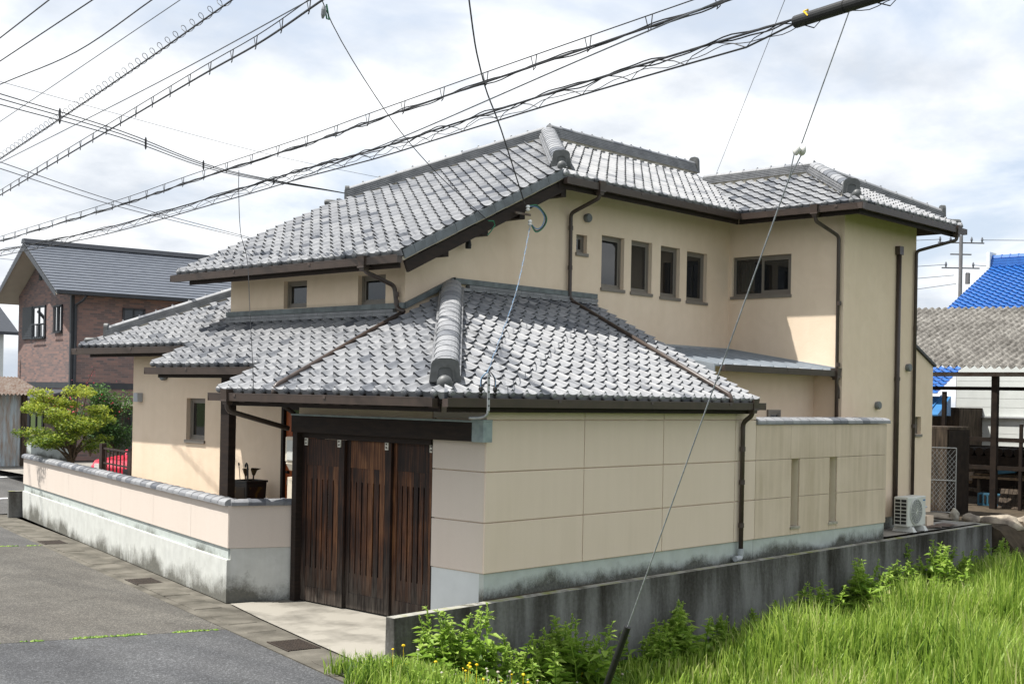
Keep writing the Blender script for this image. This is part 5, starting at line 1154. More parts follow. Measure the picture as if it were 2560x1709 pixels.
mb.build('trunk', 'trunk', tree); mb = MB(); leaves(mb, cloud(clumps, 12000, .36), .040, .5, 1.7, lambda p: .15 + .5 * (p.z - .9) / 1.6 + .25 * random.random()); mb.build('crown', 'maple', tree, rnd=True)
mb = MB(); leaves(mb, [Vector((2.45, 14.9, 0)) + rt * random.choice((-.35, .1, .2)) + Vector((random.gauss(0, .05), random.gauss(0, .05), random.choice((1.95, 2.25)) + random.gauss(0, .05))) for _ in range(34)], .03); mb.build('red_leaves', 'pink_petal', tree, rnd=True)
def bush(name, label, c, rad, n, size, mat, fl=0, cat='shrub'):
    t = thing(name, label, cat, (c[0], c[1], c[2] - rad[2])); c = Vector(c); cl = []
    for k in range(12):
        v = Vector((random.gauss(0, 1), random.gauss(0, 1), random.gauss(0, 1))).normalized(); cl.append((c + Vector((v.x * rad[0], v.y * rad[1], v.z * rad[2])) * .62, min(rad) * random.uniform(.35, .6)))
    mb = MB(); b = Vector((c.x, c.y, c.z - rad[2] - .1))
    for e, _ in cl[:7]: mb.tube([b, b.lerp(e, .5) + Vector((0, 0, .05)), e], [.02, .012, .005], 5)
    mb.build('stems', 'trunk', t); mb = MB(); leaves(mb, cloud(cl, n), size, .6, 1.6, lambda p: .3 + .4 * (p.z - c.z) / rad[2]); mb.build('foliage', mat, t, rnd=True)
    if fl:
        mb = MB(); leaves(mb, [c + Vector((random.gauss(0, .4) * rad[0], random.gauss(0, .4) * rad[1], random.uniform(.1, 1.0) * rad[2])) for _ in range(fl)], .045, 1, 1); mb.build('blossoms', 'pink_petal', t, rnd=True)
    return t
bush('flowering_shrub', 'dense green shrub with a few pink blooms right of the maple', (6.95, 20.6, 1.50), (.85, .85, .80), 4200, .05, 'shrub', 30)
bush('tall_shrub', 'taller dark shrub with pink tips between maple and brick house', (6.35, 21.0, 1.70), (.75, .75, 1.0), 3000, .05, 'shrub', 14)
t = thing('flower_spray', 'thin red flowering spray rising above the shrubs', 'plant', (6.1, 20.9, 1.5))
MB().tube([(6.1, 20.9, 1.5), (6.1, 20.85, 2.5), (6.25, 20.7, 2.95)], .008, 4).build('stem', 'trunk', t); mb = MB(); leaves(mb, [Vector((6.1, 20.85, 2.5)).lerp(Vector((6.32, 20.65, 3.05)), random.random()) + Vector((random.gauss(0, .05), random.gauss(0, .05), random.gauss(0, .03))) for _ in range(40)], .026, 1, 1); mb.build('petals', 'pink_petal', t, rnd=True, kind='stuff')
# field surface, grass
def fz(x, y):
    t = min(1, max(0, (x + 2.5) / 3.0)); t = t * t * (3 - 2 * t); u_ = min(1, max(0, (x - 7) / 7)); return -.475 - .72 * t + .22 * u_ + .03 * math.sin(x * 1.3 + y * 2.1)
mb = MB(); nx, ny = 40, 24; xs = [-3.3 + 27.3 * i / nx for i in range(nx + 1)]; yy = [-14 + 13.9 * j / ny for j in range(ny + 1)]
xq = lambda y, i: (ex(y) + .12) + (24 - ex(y) - .12) * (i / nx) ** 1.3
mb.add([(xq(y, i), y, fz(xq(y, i), y)) for j, y in enumerate(yy) for i in range(nx + 1)], [(j * (nx + 1) + i, j * (nx + 1) + i + 1, (j + 1) * (nx + 1) + i + 1, (j + 1) * (nx + 1) + i) for j in range(ny) for i in range(nx)])
o = mb.build('field', 'grass_ground', smooth=True); o['kind'] = 'structure'
def blades(N_, area, hmin, hmax, wmin, wmax, dens=None, seed=3, lean=.5, light=0.0):
    rg = np.random.RandomState(seed); X = []; Y = []
    while len(X) < N_:
        x = rg.uniform(area[0], area[1]); y = rg.uniform(area[2], area[3])
        if dens is None or rg.rand() < dens(x, y): X.append(x); Y.append(y)
    X = np.array(X); Y = np.array(Y); Z = np.array([fz(a, b) for a, b in zip(X, Y)]); h = rg.uniform(hmin, hmax, N_) * (.75 + .35 * np.sin(X * 1.7 + 1.2 * np.sin(Y * 2.3)) * .6); w = rg.uniform(wmin, wmax, N_)
    if dens is not None: h = h * np.array([hs(a, b) for a, b in zip(X, Y)])
    az = rg.uniform(0, 2 * np.pi, N_); fa = az + rg.uniform(-.7, .7, N_) + 1.57; ln = rg.uniform(.1, 1, N_) ** 1.4 * lean * h
    V = np.zeros((N_, 9, 3)); ks = [0, .3, .58, .82]; wk = [.75, 1, .8, .45]
    for i, (k, ww) in enumerate(zip(ks, wk)):
        cx = X + np.cos(az) * ln * k ** 2; cy = Y + np.sin(az) * ln * k ** 2; cz = Z + h * (k - .22 * (ln / h) * k ** 3)
        for j, sg in enumerate((-1, 1)): V[:, i * 2 + j, 0] = cx + sg * np.cos(fa) * w * ww * .5; V[:, i * 2 + j, 1] = cy + sg * np.sin(fa) * w * ww * .5; V[:, i * 2 + j, 2] = cz
    V[:, 8, 0] = X + np.cos(az) * ln; V[:, 8, 1] = Y + np.sin(az) * ln; V[:, 8, 2] = Z + h * (1 - .30 * (ln / h))
    base = np.arange(N_)[:, None] * 9; F = [base + np.array(q)[None] for q in ((0, 1, 3, 2), (2, 3, 5, 4), (4, 5, 7, 6))]; T = base + np.array((6, 7, 8))[None]
    loops = np.concatenate([np.concatenate(F).ravel(), T.ravel()]); st = np.concatenate([np.arange(3 * N_) * 4, 12 * N_ + np.arange(N_) * 3]); tot = np.concatenate([np.full(3 * N_, 4), np.full(N_, 3)])
    me = bpy.data.meshes.new('grass'); me.vertices.add(N_ * 9); me.vertices.foreach_set('co', V.ravel()); me.loops.add(len(loops)); me.loops.foreach_set('vertex_index', loops.astype(np.int32)); me.polygons.add(len(st)); me.polygons.foreach_set('loop_start', st.astype(np.int32)); me.polygons.foreach_set('loop_total', tot.astype(np.int32))
    r = np.clip(rg.beta(1.6, 1.9, N_) + light + .16 * np.sin(X * 2.3 + 1.7 * np.sin(Y * 1.9)) * np.sin(Y * 2.9 + X), 0, 1); at = me.attributes.new('rnd', 'FLOAT', 'FACE'); at.data.foreach_set('value', np.concatenate([np.repeat(r[None], 3, 0).ravel(), r]).astype(np.float32)); me.materials.append(MATS['grass']); me.update(calc_edges=True); return me
def hs(x, y):
    k = min(1, max(.38, (x - .2) / 3.0)); return k * min(1.12, .5 + .5 * max(0, -y - .3) / 1.3)
def dens(x, y):
    if y > -.30: return 0
    if x < ex(y) + .25: return 0
    d = (x - CAM.x) * fw.x + (y - CAM.y) * fw.y; l = abs((x - CAM.x) * rt.x + (y - CAM.y) * rt.y)
    if l > d * .46 or d < 11.5: return 0
    return .35 if x < 1.0 else 1
me = blades(38000, (-2.6, 17.5, -7.2, -.3), .40, 1.06, .015, .034, dens, 3, .46)
o = bpy.data.objects.new('grass', me); reg(o); tag(o, 'tall bright green grass filling the field below the retaining wall', 'grass', kind='stuff')
def dens2(x, y):
    if y > -.28 or x < ex(y) + .02 + .1 * math.sin(y * 9): return 0
    return 1 if x < 1.6 else .15
def hs2(x, y): return 1
_h = hs; hs = hs2
me = blades(26000, (-3.3, 3.2, -4.2, -.28), .08, .30, .008, .017, dens2, 5, .7, -.05)
hs = _h
o = bpy.data.objects.new('short_grass', me); reg(o); tag(o, 'short clover and grass at the road end of the retaining wall', 'grass', kind='stuff')
mb = MB()
for _ in range(5200):
    x = random.uniform(-2.5, 2.6); y = random.uniform(-3.0, -.3)
    if x < ex(y) + .2: continue
    p = Vector((x, y, fz(x, y) + random.uniform(.04, .22))); leaves(mb, [p], .03, 1.2, 1.2)
tag(mb.build('ground_cover', 'weed', rnd=True), 'low leafy clover between the weeds near the gate', 'ground cover', kind='stuff')
for (nm, mt, cnt, lab, r_) in (('yellow_flowers', 'yellow_petal', 75, 'small yellow flowers dotted in the short grass', .017), ('pale_flowers', 'pale_petal', 45, 'pale clover heads dotted in the short grass', .016)):
    mb = MB()
    for _ in range(cnt):
        x = random.uniform(-2.3, 1.5); y = random.uniform(-2.6, -.6)
        if x < ex(y) + .25: continue
        p = Vector((x, y, fz(x, y) + random.uniform(.12, .34))); mb.cr = random.random(); mb.tube([(p.x, p.y, fz(x, y)), p], .002, 3); r2 = r_ * random.uniform(.7, 1.3)
        mb.lathe(p, (random.gauss(0, .3), random.gauss(0, .3), 1), [(0, r2 * .4), (r2 * .3, r2), (r2 * .8, r2 * .8), (r2 * 1.1, r2 * .2)], 6)
    tag(mb.build(nm, mt, rnd=True), lab, 'flowers', kind='stuff')
# weeds
def weed_mesh(seed, h, n):
    rg = random.Random(seed); ms, ml = MB(), MB()
    for k in range(n):
        a = rg.uniform(0, 6.28); b = Vector((rg.gauss(0, .15), rg.gauss(0, .12), 0)); hh = h * rg.uniform(.55, 1.0); tip = b + Vector((math.cos(a) * .22 * hh, math.sin(a) * .22 * hh, hh)); mid = b.lerp(tip, .5) - Vector((math.cos(a), math.sin(a), 0)) * .04 * hh
        ms.cr = rg.uniform(.3, .9); ms.tube([b, mid, tip], [.008, .006, .003], 4)
        for i in range(34):
            t = rg.uniform(.05, .99); p = b.lerp(mid, t * 2) if t < .5 else mid.lerp(tip, t * 2 - 1); az = rg.uniform(0, 6.28); L = (.24 * (1 - t) + .05) * rg.uniform(.7, 1.3) * (h / .75); d = Vector((math.cos(az), math.sin(az), rg.uniform(-.1, .8))).normalized(); w = Vector((-math.sin(az), math.cos(az), 0)) * L * .21; e = p + d * L + Vector((0, 0, -.25 * L)); m1 = p + d * L * .45 + Vector((0, 0, .04 * L))
            ml.cr = min(1, max(0, rg.gauss(.42 + .35 * t, .2))); ml.add([p, m1 + w, e, m1 - w], [(0, 1, 2), (0, 2, 3)])
        for i in range(46):   # seed spike
            t = rg.uniform(.66, 1.0); p = mid.lerp(tip, (t - .5) * 2); az = rg.uniform(0, 6.28); L = .045 * (1.25 - t) * 2.2; d = Vector((math.cos(az), math.sin(az), 1.1)).normalized(); w = Vector((-math.sin(az), math.cos(az), 0)) * L * .20; ml.cr = rg.uniform(.55, 1); ml.add([p, p + d * L * .5 + w, p + d * L, p + d * L * .5 - w], [(0, 1, 2, 3)])
    return ms.mesh('stem', 'weed', rnd=True), ml.mesh('leaf', 'weed', rnd=True)
WMs = [weed_mesh(11, .80, 15), weed_mesh(12, .62, 12), weed_mesh(13, .74, 16), weed_mesh(14, .5, 11)]
weeds = [((-1.05, -.48), 0, 1.0, 'leftmost bushy dock weed against the end of the retaining wall'), ((-.72, -.52), 1, 1.0, 'smaller weed just right of the leftmost dock weed'), ((.30, -.50), 2, 1.05, 'tall seeding dock weed in front of the retaining wall, second clump from the gate'), ((.85, -.50), 0, 1.05, 'broad seeding weed right of the second clump by the wall'), ((1.2, -.55), 2, .85, 'low leafy weed left of the black guy wire guard'), ((2.35, -.50), 1, 1.0, 'weed by the wall just right of the guy wire'), ((3.15, -.48), 2, 1.05, 'weed at the wall right of the guy wire with seed tips'), ((4.1, -.5), 3, 1.1, 'short weed by the wall below the drain elbow'),
         ((5.4, -.5), 1, 1.1, 'yellow green weed by the wall right of the drain elbow'), ((6.6, -.55), 2, 1.0, 'tall weed by the wall below the first wall slit'), ((8.2, -.55), 0, 1.1, 'tall leafy weed by the wall below the second wall slit'), ((9.3, -.6), 2, 1.1, 'bright weed clump by the wall below the stained wall end'), ((10.6, -.6), 0, 1.15, 'bright weed clump by the wall below the air conditioner'), ((12.0, -.6), 1, 1.1, 'weed near the right end of the retaining wall'), ((13.7, -.6), 3, 1.4, 'dark weed at the right corner of the retaining wall')]
for i, ((x, y), v, s, lab) in enumerate(weeds):
    y = y - .17; s = s * 1.22; W = Matrix.Translation((x, y, fz(x, y))) @ Matrix.Rotation(i * 1.7, 4, 'Z') @ Matrix.Scale(s, 4)
    t = bpy.data.objects.new('weed', None); t.empty_display_size = .1; reg(t, None, W); tag(t, lab, 'weed', 'weeds along the retaining wall')
    inst('stem', WMs[v][0], t, W); inst('foliage', WMs[v][1], t, W)
# rocks and ferns at the right end
def rock(label, c, r, seed, mat):
    me = bpy.data.meshes.new('rock'); bm = bmesh.new(); bmesh.ops.create_icosphere(bm, subdivisions=3, radius=1); rg = random.Random(seed); ph = [rg.uniform(0, 6) for _ in range(6)]
    for v in bm.verts:
        d = v.co.normalized(); k = 1 + .12 * math.sin(d.x * 3 + ph[0]) * math.sin(d.y * 3 + ph[1]) + .08 * math.sin(d.z * 6 + ph[2] + d.x * 4) + .05 * math.sin(d.y * 9 + ph[3])
        v.co = Vector((d.x * r[0], d.y * r[1], max(-.75, d.z) * r[2])) * k
    for f in bm.faces: f.smooth = True
    bm.to_mesh(me); bm.free(); me.materials.append(MATS[mat]); o = inst('rock', me, None, Matrix.Translation(c) @ Matrix.Rotation(seed, 4, 'Z')); tag(o, label, 'rock', 'boulders right of the retaining wall')
rock('large pale boulder on top at the right end of the wall', (15.75, .15, -.12), (.55, .42, .27), 1, 'rock'); rock('dark boulder below the pale boulder at the right edge', (15.9, -.35, -.66), (.62, .5, .32), 2, 'rock_dark'); rock('small stone between the wall end and the big boulder', (15.05, .45, .03), (.2, .18, .13), 3, 'rock'); rock('boulder half cut by the right edge of the picture', (16.5, -.35, -.15), (.5, .45, .30), 4, 'rock'); rock('flat stone slab behind the retaining wall end', (14.9, 1.3, .05), (.6, .5, .09), 5, 'rock'); rock('small white stone standing by the wall corner', (14.85, .72, .10), (.10, .10, .15), 6, 'white_plaster')
sheet('back_yard', [(14.46, -.2), (40, -.2), (40, 40), (14.46, 40)], -0.025, 'soil')
mb = MB(); mb.hexa([(14.5, -1.2, -1.05), (22, -1.2, -1.05), (22, -.19, -1.05), (14.5, -.19, -1.05), (14.6, -.35, -.1), (22, -.35, -.1), (22, -.19, -.03), (14.6, -.19, -.03)]); o = mb.build('bank', 'soil'); o['kind'] = 'structure'
def fern(label, c, n, L, mat='shrub', name='fern', cat='plant'):
    t = thing(name, label, cat, c); mb = MB(); c = Vector(c)
    for k in range(n):
        a = random.uniform(0, 6.28); l = L * random.uniform(.6, 1.1); prev = c; tilt = random.uniform(.5, 1.3)
        for i in range(1, 8):
            q = i / 7; p = c + Vector((math.cos(a) * l * q, math.sin(a) * l * q, l * tilt * (q - .75 * q * q))); w = Vector((-math.sin(a), math.cos(a), 0)) * l * .22 * (1.05 - q); mb.cr = random.uniform(.2, 1)
            mb.add([prev, p + w, p, p - w], [(0, 1, 2), (0, 2, 3)]); prev = p
    mb.build('fronds', mat, t, rnd=True); return t
fern('fern tuft growing between wall end and boulders', (15.0, -.35, -.6), 26, .55); fern('dark fern clump below the air conditioner end of the wall', (14.2, -.75, -.85), 26, .6); fern('leafy tuft on the bank under the dark boulder', (15.5, -1.0, -.95), 24, .6)
bush('small_bush', 'small bush with orange tips by the mesh fence', (14.75, 1.55, .32), (.32, .32, .30), 700, .05, 'shrub'); bush('yellow_green_sapling', 'pale green sapling in front of the white building', (21.5, 5.3, 1.75), (.35, .35, .85), 700, .075, 'weed', cat='sapling')
# ================================================================ left background: iron gate, car, brick house
t = thing('iron_gate', 'dark brown metal bar gate beside the house corner', 'gate', (1.7, 11.5, -.03))
ga, gb = Vector((1.33, 10.28, -.03)), Vector((1.74, 12.05, -.03)); gdv = (gb - ga)
for q in (0, 1): mb = MB(); p = ga + gdv * q; mb.box((p.x - .05, p.y - .05, -.03), (p.x + .05, p.y + .05, 1.36)); mb.build('post', 'iron', t)
mb = MB()
for z in (.15, .62, 1.02, 1.30): mb.beam(ga + Vector((0, 0, z)), gb + Vector((0, 0, z)), .025, .03)
mb.build('rails', 'iron', t)
for k in range(1, 8): mb = MB(); p = ga + gdv * (k / 8); mb.beam(p + Vector((0, 0, .1)), p + Vector((0, 0, 1.33)), .02, .02, (1, 0, 0)); mb.build('bar', 'iron', t)
p = ga + gdv * .12; MB().box((p.x - .05, p.y - .09, .82), (p.x + .04, p.y + .09, .95)).build('lock', 'black', t)
t = thing('garden_kerb', 'low beige inner wall behind the maple tree', 'wall', (3, 13.5, 0)); MB().box((3.1, 13.0, -.03), (3.25, 17.6, .55)).build('wall_body', 'siding_pink', t)
# red car seen through the gate
car = thing('car', 'red hatchback car parked behind the iron gate', 'car', (6.45, 17.15, -.15), rotz=R(20))
def cl(P): return P
mb = MB(); prof = [(-1.95, .35), (-1.95, .72), (-1.80, .88), (-1.0, .95), (1.55, .98), (1.92, .90), (1.98, .55), (1.95, .30)]
n = len(prof)
def ringc(y, k): return [(x * k, y, z) for x, z in prof]
secs = [(-.80, .95), (-.84, 1.0), (.84, 1.0), (.80, .95)]; vs = []; fs = []
for y, k in secs: vs += ringc(y, k)
for i in range(3):
    for j in range(n): fs.append((i * n + j, i * n + (j + 1) % n, (i + 1) * n + (j + 1) % n, (i + 1) * n + j))
fs += [list(range(n - 1, -1, -1)), [3 * n + j for j in range(n)]]; mb.add(vs, fs); body = mb.build('body', 'red_paint', car, local=True, tri=True, smooth=False, bevel=.03)
mb = MB(); mb.hexa([(-.95, -.78, .94), (1.65, -.78, .94), (1.65, .78, .94), (-.95, .78, .94), (-.30, -.60, 1.43), (1.35, -.60, 1.43), (1.35, .60, 1.43), (-.30, .60, 1.43)]); mb.build('cabin', 'red_paint', car, local=True, bevel=.05)
def lerp3(a, b, t): return tuple(a[i] + (b[i] - a[i]) * t for i in range(3))
def gquad(a, b, c, d, s, nm):   # inset glass on a cabin face
    ctr = Vector([(a[i] + b[i] + c[i] + d[i]) / 4 for i in range(3)]); q = [ctr + (Vector(v) - ctr) * s for v in (a, b, c, d)]; nn = (q[1] - q[0]).cross(q[3] - q[0]).normalized(); mb = MB(); mb.prism([v + nn * .012 for v in q], -nn * .02); mb.build(nm, 'car_glass', car, local=True)
gquad((-.95, -.78, .94), (-.95, .78, .94), (-.30, .60, 1.43), (-.30, -.60, 1.43), -.86 + 1.72, 'windscreen') if False else None
gquad((-.95, .78, .94), (-.95, -.78, .94), (-.30, -.60, 1.43), (-.30, .60, 1.43), .86, 'windscreen'); gquad((1.65, -.78, .94), (1.65, .78, .94), (1.35, .60, 1.43), (1.35, -.60, 1.43), .82, 'rear_window')
for sg in (-1, 1):
    for (x0, x1) in ((-.86, .30), (.36, 1.50)):
        k = lambda x: -.30 + (x + .95) * (1.65 / 2.6); a, b, c, d = (x0, sg * .78, .97), (x1, sg * .78, .97), (k(x1), sg * .605, 1.41), (k(x0), sg * .605, 1.41)
        gquad(*((a, b, c, d) if sg < 0 else (b, a, d, c)), .88, 'side_window')
for x in (-1.25, 1.25):
    for sg in (-1, 1):
        mb = MB(); mb.lathe((x, sg * .66, .31), (0, sg, 0), [(0, .31), (.20, .31), (.21, .26)], 20); w = mb.build('wheel', 'rubber', car, local=True); mb = MB(); mb.lathe((x, sg * .865, .31), (0, sg, 0), [(0, .21), (.012, .19), (.016, .05)], 12); mb.build('rim', 'steel', w, local=True)
for sg in (-1, 1): MB().box((-1.97, sg * .55 - .16, .66), (-1.86, sg * .55 + .16, .80)).build('headlight', 'porcelain', car, local=True); MB().box((-.62, sg * .86 - .08, .96), (-.50, sg * .86 + .08, 1.08)).build('mirror', 'red_paint', car, local=True, bevel=.02)
MB().box((-1.99, -.35, .42), (-1.93, .35, .56)).build('bumper_grille', 'black', car, local=True)
# brick house, built in its own axes: x along the long wall, y away
bh = thing('brick_house', 'two storey brick clad house with dark slate gable roof behind the maple', 'house', (9.92, 28.97, .0), rotz=-R(8))
def bwall(name, pts): mb = MB(); mb.poly(*pts); return mb.build(name, 'brick_siding', bh, local=True, tri=True)
bwall('gable_wall', [(0, 0, 0), (0, 5.4, 0), (0, 5.4, 5.75), (0, 2.65, 7.15), (0, 0, 5.72)]); bwall('long_wall', [(0.005, 0, 0), (0.005, 0, 5.7), (9, 0, 5.7), (9, 0, 0)]); bwall('far_wall', [(0.005, 5.4, 0), (9, 5.4, 0), (9, 5.4, 5.7), (0.005, 5.4, 5.7)])
zz2 = lambda y: 7.42 - .56 * abs(y - 2.65)
mb = MB()
for s, (e0, e1) in enumerate(((-.62, 2.65), (5.95, 2.65))):
    nC = 17
    for k in range(nC):
        y0 = e0 + (e1 - e0) * k / nC; y1 = e0 + (e1 - e0) * (k + 1.12) / nC; y1 = min(y1, 2.65) if s == 0 else max(y1, 2.65); a0, a1 = zz2(y0) + .05, zz2(y1) + .02
        mb.hexa([(-.75, y0, a0 - .05), (9.6, y0, a0 - .05), (9.6, y1, a1 - .05), (-.75, y1, a1 - .05), (-.75, y0, a0), (9.6, y0, a0), (9.6, y1, a1), (-.75, y1, a1)] if s == 0 else [(-.75, y1, a1 - .05), (9.6, y1, a1 - .05), (9.6, y0, a0 - .05), (-.75, y0, a0 - .05), (-.75, y1, a1), (9.6, y1, a1), (9.6, y0, a0), (-.75, y0, a0)])
br = mb.build('roof', 'slate', bh, local=True)
mb = MB(); mb.hexa([(-.78, 2.45, 7.40), (9.6, 2.45, 7.40), (9.6, 2.85, 7.40), (-.78, 2.85, 7.40), (-.78, 2.52, 7.56), (9.6, 2.52, 7.56), (9.6, 2.78, 7.56), (-.78, 2.78, 7.56)]); mb.build('ridge_cap', 'slate_ridge', br, local=True)
mb = MB()
for (e0, e1) in ((-.62, 2.65), (5.95, 2.65)):
    mb.poly((-.76, e0, zz2(e0) - .03), (-.76, e1, zz2(e1) - .03), (-.76, e1, zz2(e1) - .26), (-.76, e0, zz2(e0) - .20))
mb.build('rake_board', 'slate_ridge', br, local=True)
mb = MB(); mb.poly((-.74, -.6, zz2(-.6) - .12), (-.74, 2.65, zz2(2.65) - .12), (9.5, 2.65, zz2(2.65) - .12), (9.5, -.6, zz2(-.6) - .12)); mb.poly((-.74, 5.93, zz2(5.93) - .12), (9.5, 5.93, zz2(5.93) - .12), (9.5, 2.65, zz2(2.65) - .12), (-.74, 2.65, zz2(2.65) - .12)); mb.build('soffit', 'cream_soffit', br, local=True)
mb = MB(); mb.box((-.75, -.76, 5.50), (9.6, -.63, 5.62)); mb.build('gutter', 'dark_trim', bh, local=True)
mb = MB(); mb.box((-.03, -.06, 2.42), (-.005, 5.42, 2.62)); mb.box((.0, -.032, 2.42), (9, -.005, 2.62)); mb.build('belt_course', 'dark_trim', bh, local=True)
MB().tube(smooth_path([(.25, -.66, 5.5), (.22, -.5, 5.35), (.12, -.08, 5.2), (.12, -.08, .1)]), .045, 6).build('downpipe', 'dark_trim', bh, local=True)
MB().box((-.02, -.02, 0), (.10, .10, 5.7)).build('corner_trim', 'dark_trim', bh, local=True)
def bwin(name, face, a0, a1, z0, z1, shutter=0, grid=0, curt=True):
    P = (lambda u, z, d: (d, u, z)) if face == 'g' else (lambda u, z, d: (u, d, z)); mb = MB(); f = .07
    for (u0, u1, q0, q1) in ((a0, a0 + f, z0, z1), (a1 - f, a1, z0, z1), (a0, a1, z0, z0 + f), (a0, a1, z1 - f, z1), ((a0 + a1) / 2 - .03, (a0 + a1) / 2 + .03, z0, z1)): mb.box(P(u0, q0, -.05), P(u1, q1, .0))
    w = mb.build('window', 'dark_trim', bh, local=True)
    mb = MB(); mb.poly(P(a0 + f, z0 + f, -.02), P(a1 - f, z0 + f, -.02), P(a1 - f, z1 - f, -.02), P(a0 + f, z1 - f, -.02)); mb.build('pane', 'glass' if curt else 'glass_dark', w, local=True)
    if curt: mb = MB(); mb.poly(P(a0 + f, z0 + f, -.008), P(a1 - f, z0 + f, -.008), P(a1 - f, z1 - f, -.008), P(a0 + f, z1 - f, -.008)); mb.build('curtain', 'curtain', w, local=True)
    if shutter:
        mb = MB(); s0, s1 = (a1, a1 + shutter) if shutter > 0 else (a0 + shutter, a0)
        for k in range(14): zq = z0 + (z1 - z0) * k / 14; mb.box(P(s0 + .03, zq + .01, -.07), P(s1 - .03, zq + (z1 - z0) / 14 - .015, -.03))
        mb.box(P(s0, z0, -.06), P(s1, z1, -.028)); mb.build('shutter', 'dark_trim', w, local=True)
    if grid:
        mb = MB()
        for k in range(1, 6): u = a0 + (a1 - a0) * k / 6; mb.box(P(u - .012, z0, -.12), P(u + .012, z0 + grid, -.10))
        for z in (z0, z0 + grid): mb.box(P(a0, z - .015, -.121), P(a1, z + .015, -.099))
        mb.build('railing', 'dark_trim', w, local=True)
bwin('w', 'g', 2.45, 3.75, 4.15, 5.30, shutter=1.05, grid=.5); bwin('w', 'g', .80, 1.55, 4.30, 5.25, curt=False, grid=.9); bwin('w', 'g', 2.45, 3.95, .55, 1.55, shutter=1.1); bwin('w', 'l', 1.75, 2.55, 4.70, 5.20, curt=False); bwin('w', 'l', 1.05, 3.2, .3, 1.75)
mb = MB(); mb.box((-.05, 2.65, 6.2), (-.01, 2.85, 6.75)); mb.box((-.05, 2.95, 6.2), (-.01, 3.15, 6.75)); mb.build('gable_vent', 'dark_trim', bh, local=True)
mb = MB(); mb.hexa([(-1.3, -.2, 2.0), (0, -.2, 2.3), (0, 3.9, 2.3), (-1.3, 3.9, 2.0), (-1.3, -.2, 2.06), (0, -.2, 2.38), (0, 3.9, 2.38), (-1.3, 3.9, 2.06)]); mb.build('porch_roof', 'slate_ridge', bh, local=True)
mb = MB(); mb.box((.9, -.65, 1.86), (3.4, -.02, 1.98)); mb.build('awning', 'cream_soffit', bh, local=True)
mb = MB(); mb.box((-.12, -.1, 0), (-.02, 5.5, .45)); mb.build('base_course', 'base_concrete', bh, local=True)
t = thing('air_conditioner', 'cream air conditioner unit at the foot of the brick house', 'air conditioner', (8.6, 30.6, .02), rotz=-R(8))
MB().box((-.15, -.4, .1), (.15, .4, .72)).build('case', 'cream_box', t, local=True, bevel=.02); MB().lathe((-.152, .1, .42), (-1, 0, 0), [(0, .24), (.01, .23)], 20).build('fan', 'grey_plastic', t, local=True)
for y in (-.3, .3): MB().box((-.17, y - .05, 0), (.17, y + .05, .098)).build('foot', 'cream_box', t, local=True)
t = thing('jug', 'light blue jug standing by the far brick wall', 'jug', (8.05, 31.4, .04)); MB().lathe((8.05, 31.4, .04), (0, 0, 1), [(0, .12), (.25, .12), (.33, .06), (.38, .05)], 10).build('body', 'blue_metal', t); MB().tube([(8.05, 31.3, .3), (8.05, 31.25, .38), (8.05, 31.4, .42)], .015, 5).build('handle', 'white_paint', t)
# metal shed and pale house at the left edge
t = thing('metal_shed', 'rusty corrugated metal shed cut by the left edge', 'shed', (6.6, 28.5, 0))
def corr(mb, a, b, c, d, n, amp, sub=4):
    a, b, c, d = map(Vector, (a, b, c, d)); nn = (b - a).cross(d - a).normalized(); V0 = []; V1 = []
    for i in range(n * sub + 1):
        t_ = i / (n * sub); o_ = nn * amp * math.sin(2 * math.pi * t_ * n); V0.append(a.lerp(b, t_) + o_); V1.append(d.lerp(c, t_) + o_)
    m_ = len(V0); mb.add(V0 + V1, [(i, i + 1, m_ + i + 1, m_ + i) for i in range(m_ - 1)])
mb = MB(); corr(mb, (7.35, 27.0, .0), (5.0, 27.6, .0), (5.0, 27.6, 2.25), (7.35, 27.0, 2.25), 22, .02); corr(mb, (7.36, 27.0, 0), (7.9, 29.6, 0), (7.9, 29.6, 2.25), (7.36, 27.0, 2.25), 22, .02); mb.build('wall', 'galv', t)
mb = MB(); corr(mb, (5.0, 27.0, 2.2), (7.9, 26.4, 2.2), (8.5, 29.8, 2.75), (5.6, 30.2, 2.75), 26, .03); mb.build('roof', 'rust', t)
MB().box((7.3, 26.9, 0), (7.45, 27.05, 2.25)).build('corner_post', 'old_wood', t)
t = thing('pale_house', 'pale house with grey roof far off at the left edge', 'house', (16, 49, 0))
MB().box((11, 48.5, 0), (16.75, 54, 5.0)).build('wall', 'white_siding', t); mb = MB(); mb.hexa([(10.5, 47.9, 4.9), (17.2, 47.9, 4.9), (17.2, 51.2, 7.0), (10.5, 51.2, 7.0), (10.5, 47.9, 5.05), (17.2, 47.9, 5.05), (17.2, 51.2, 7.15), (10.5, 51.2, 7.15)]); mb.build('roof', 'slate_ridge', t); MB().box((15.2, 48.42, 1.2), (15.45, 48.5, 4.0)).build('downpipe', 'white_paint', t); MB().box((13.5, 48.40, 2.6), (14.8, 48.49, 3.9)).build('window', 'dark_trim', t)
t = thing('drain_stack', 'black pipe frame with a small balcony at the left of the brick house', 'pipe frame', (9.6, 34.9, 0)); MB().tube(smooth_path([(9.6, 34.9, .0), (9.6, 34.9, 5.0), (9.9, 34.6, 5.25)]), .06, 6).build('pipe', 'dark_trim', t); MB().box((9.4, 34.7, 2.7), (10.1, 35.3, 4.2)).build('balcony', 'dark_trim', t)

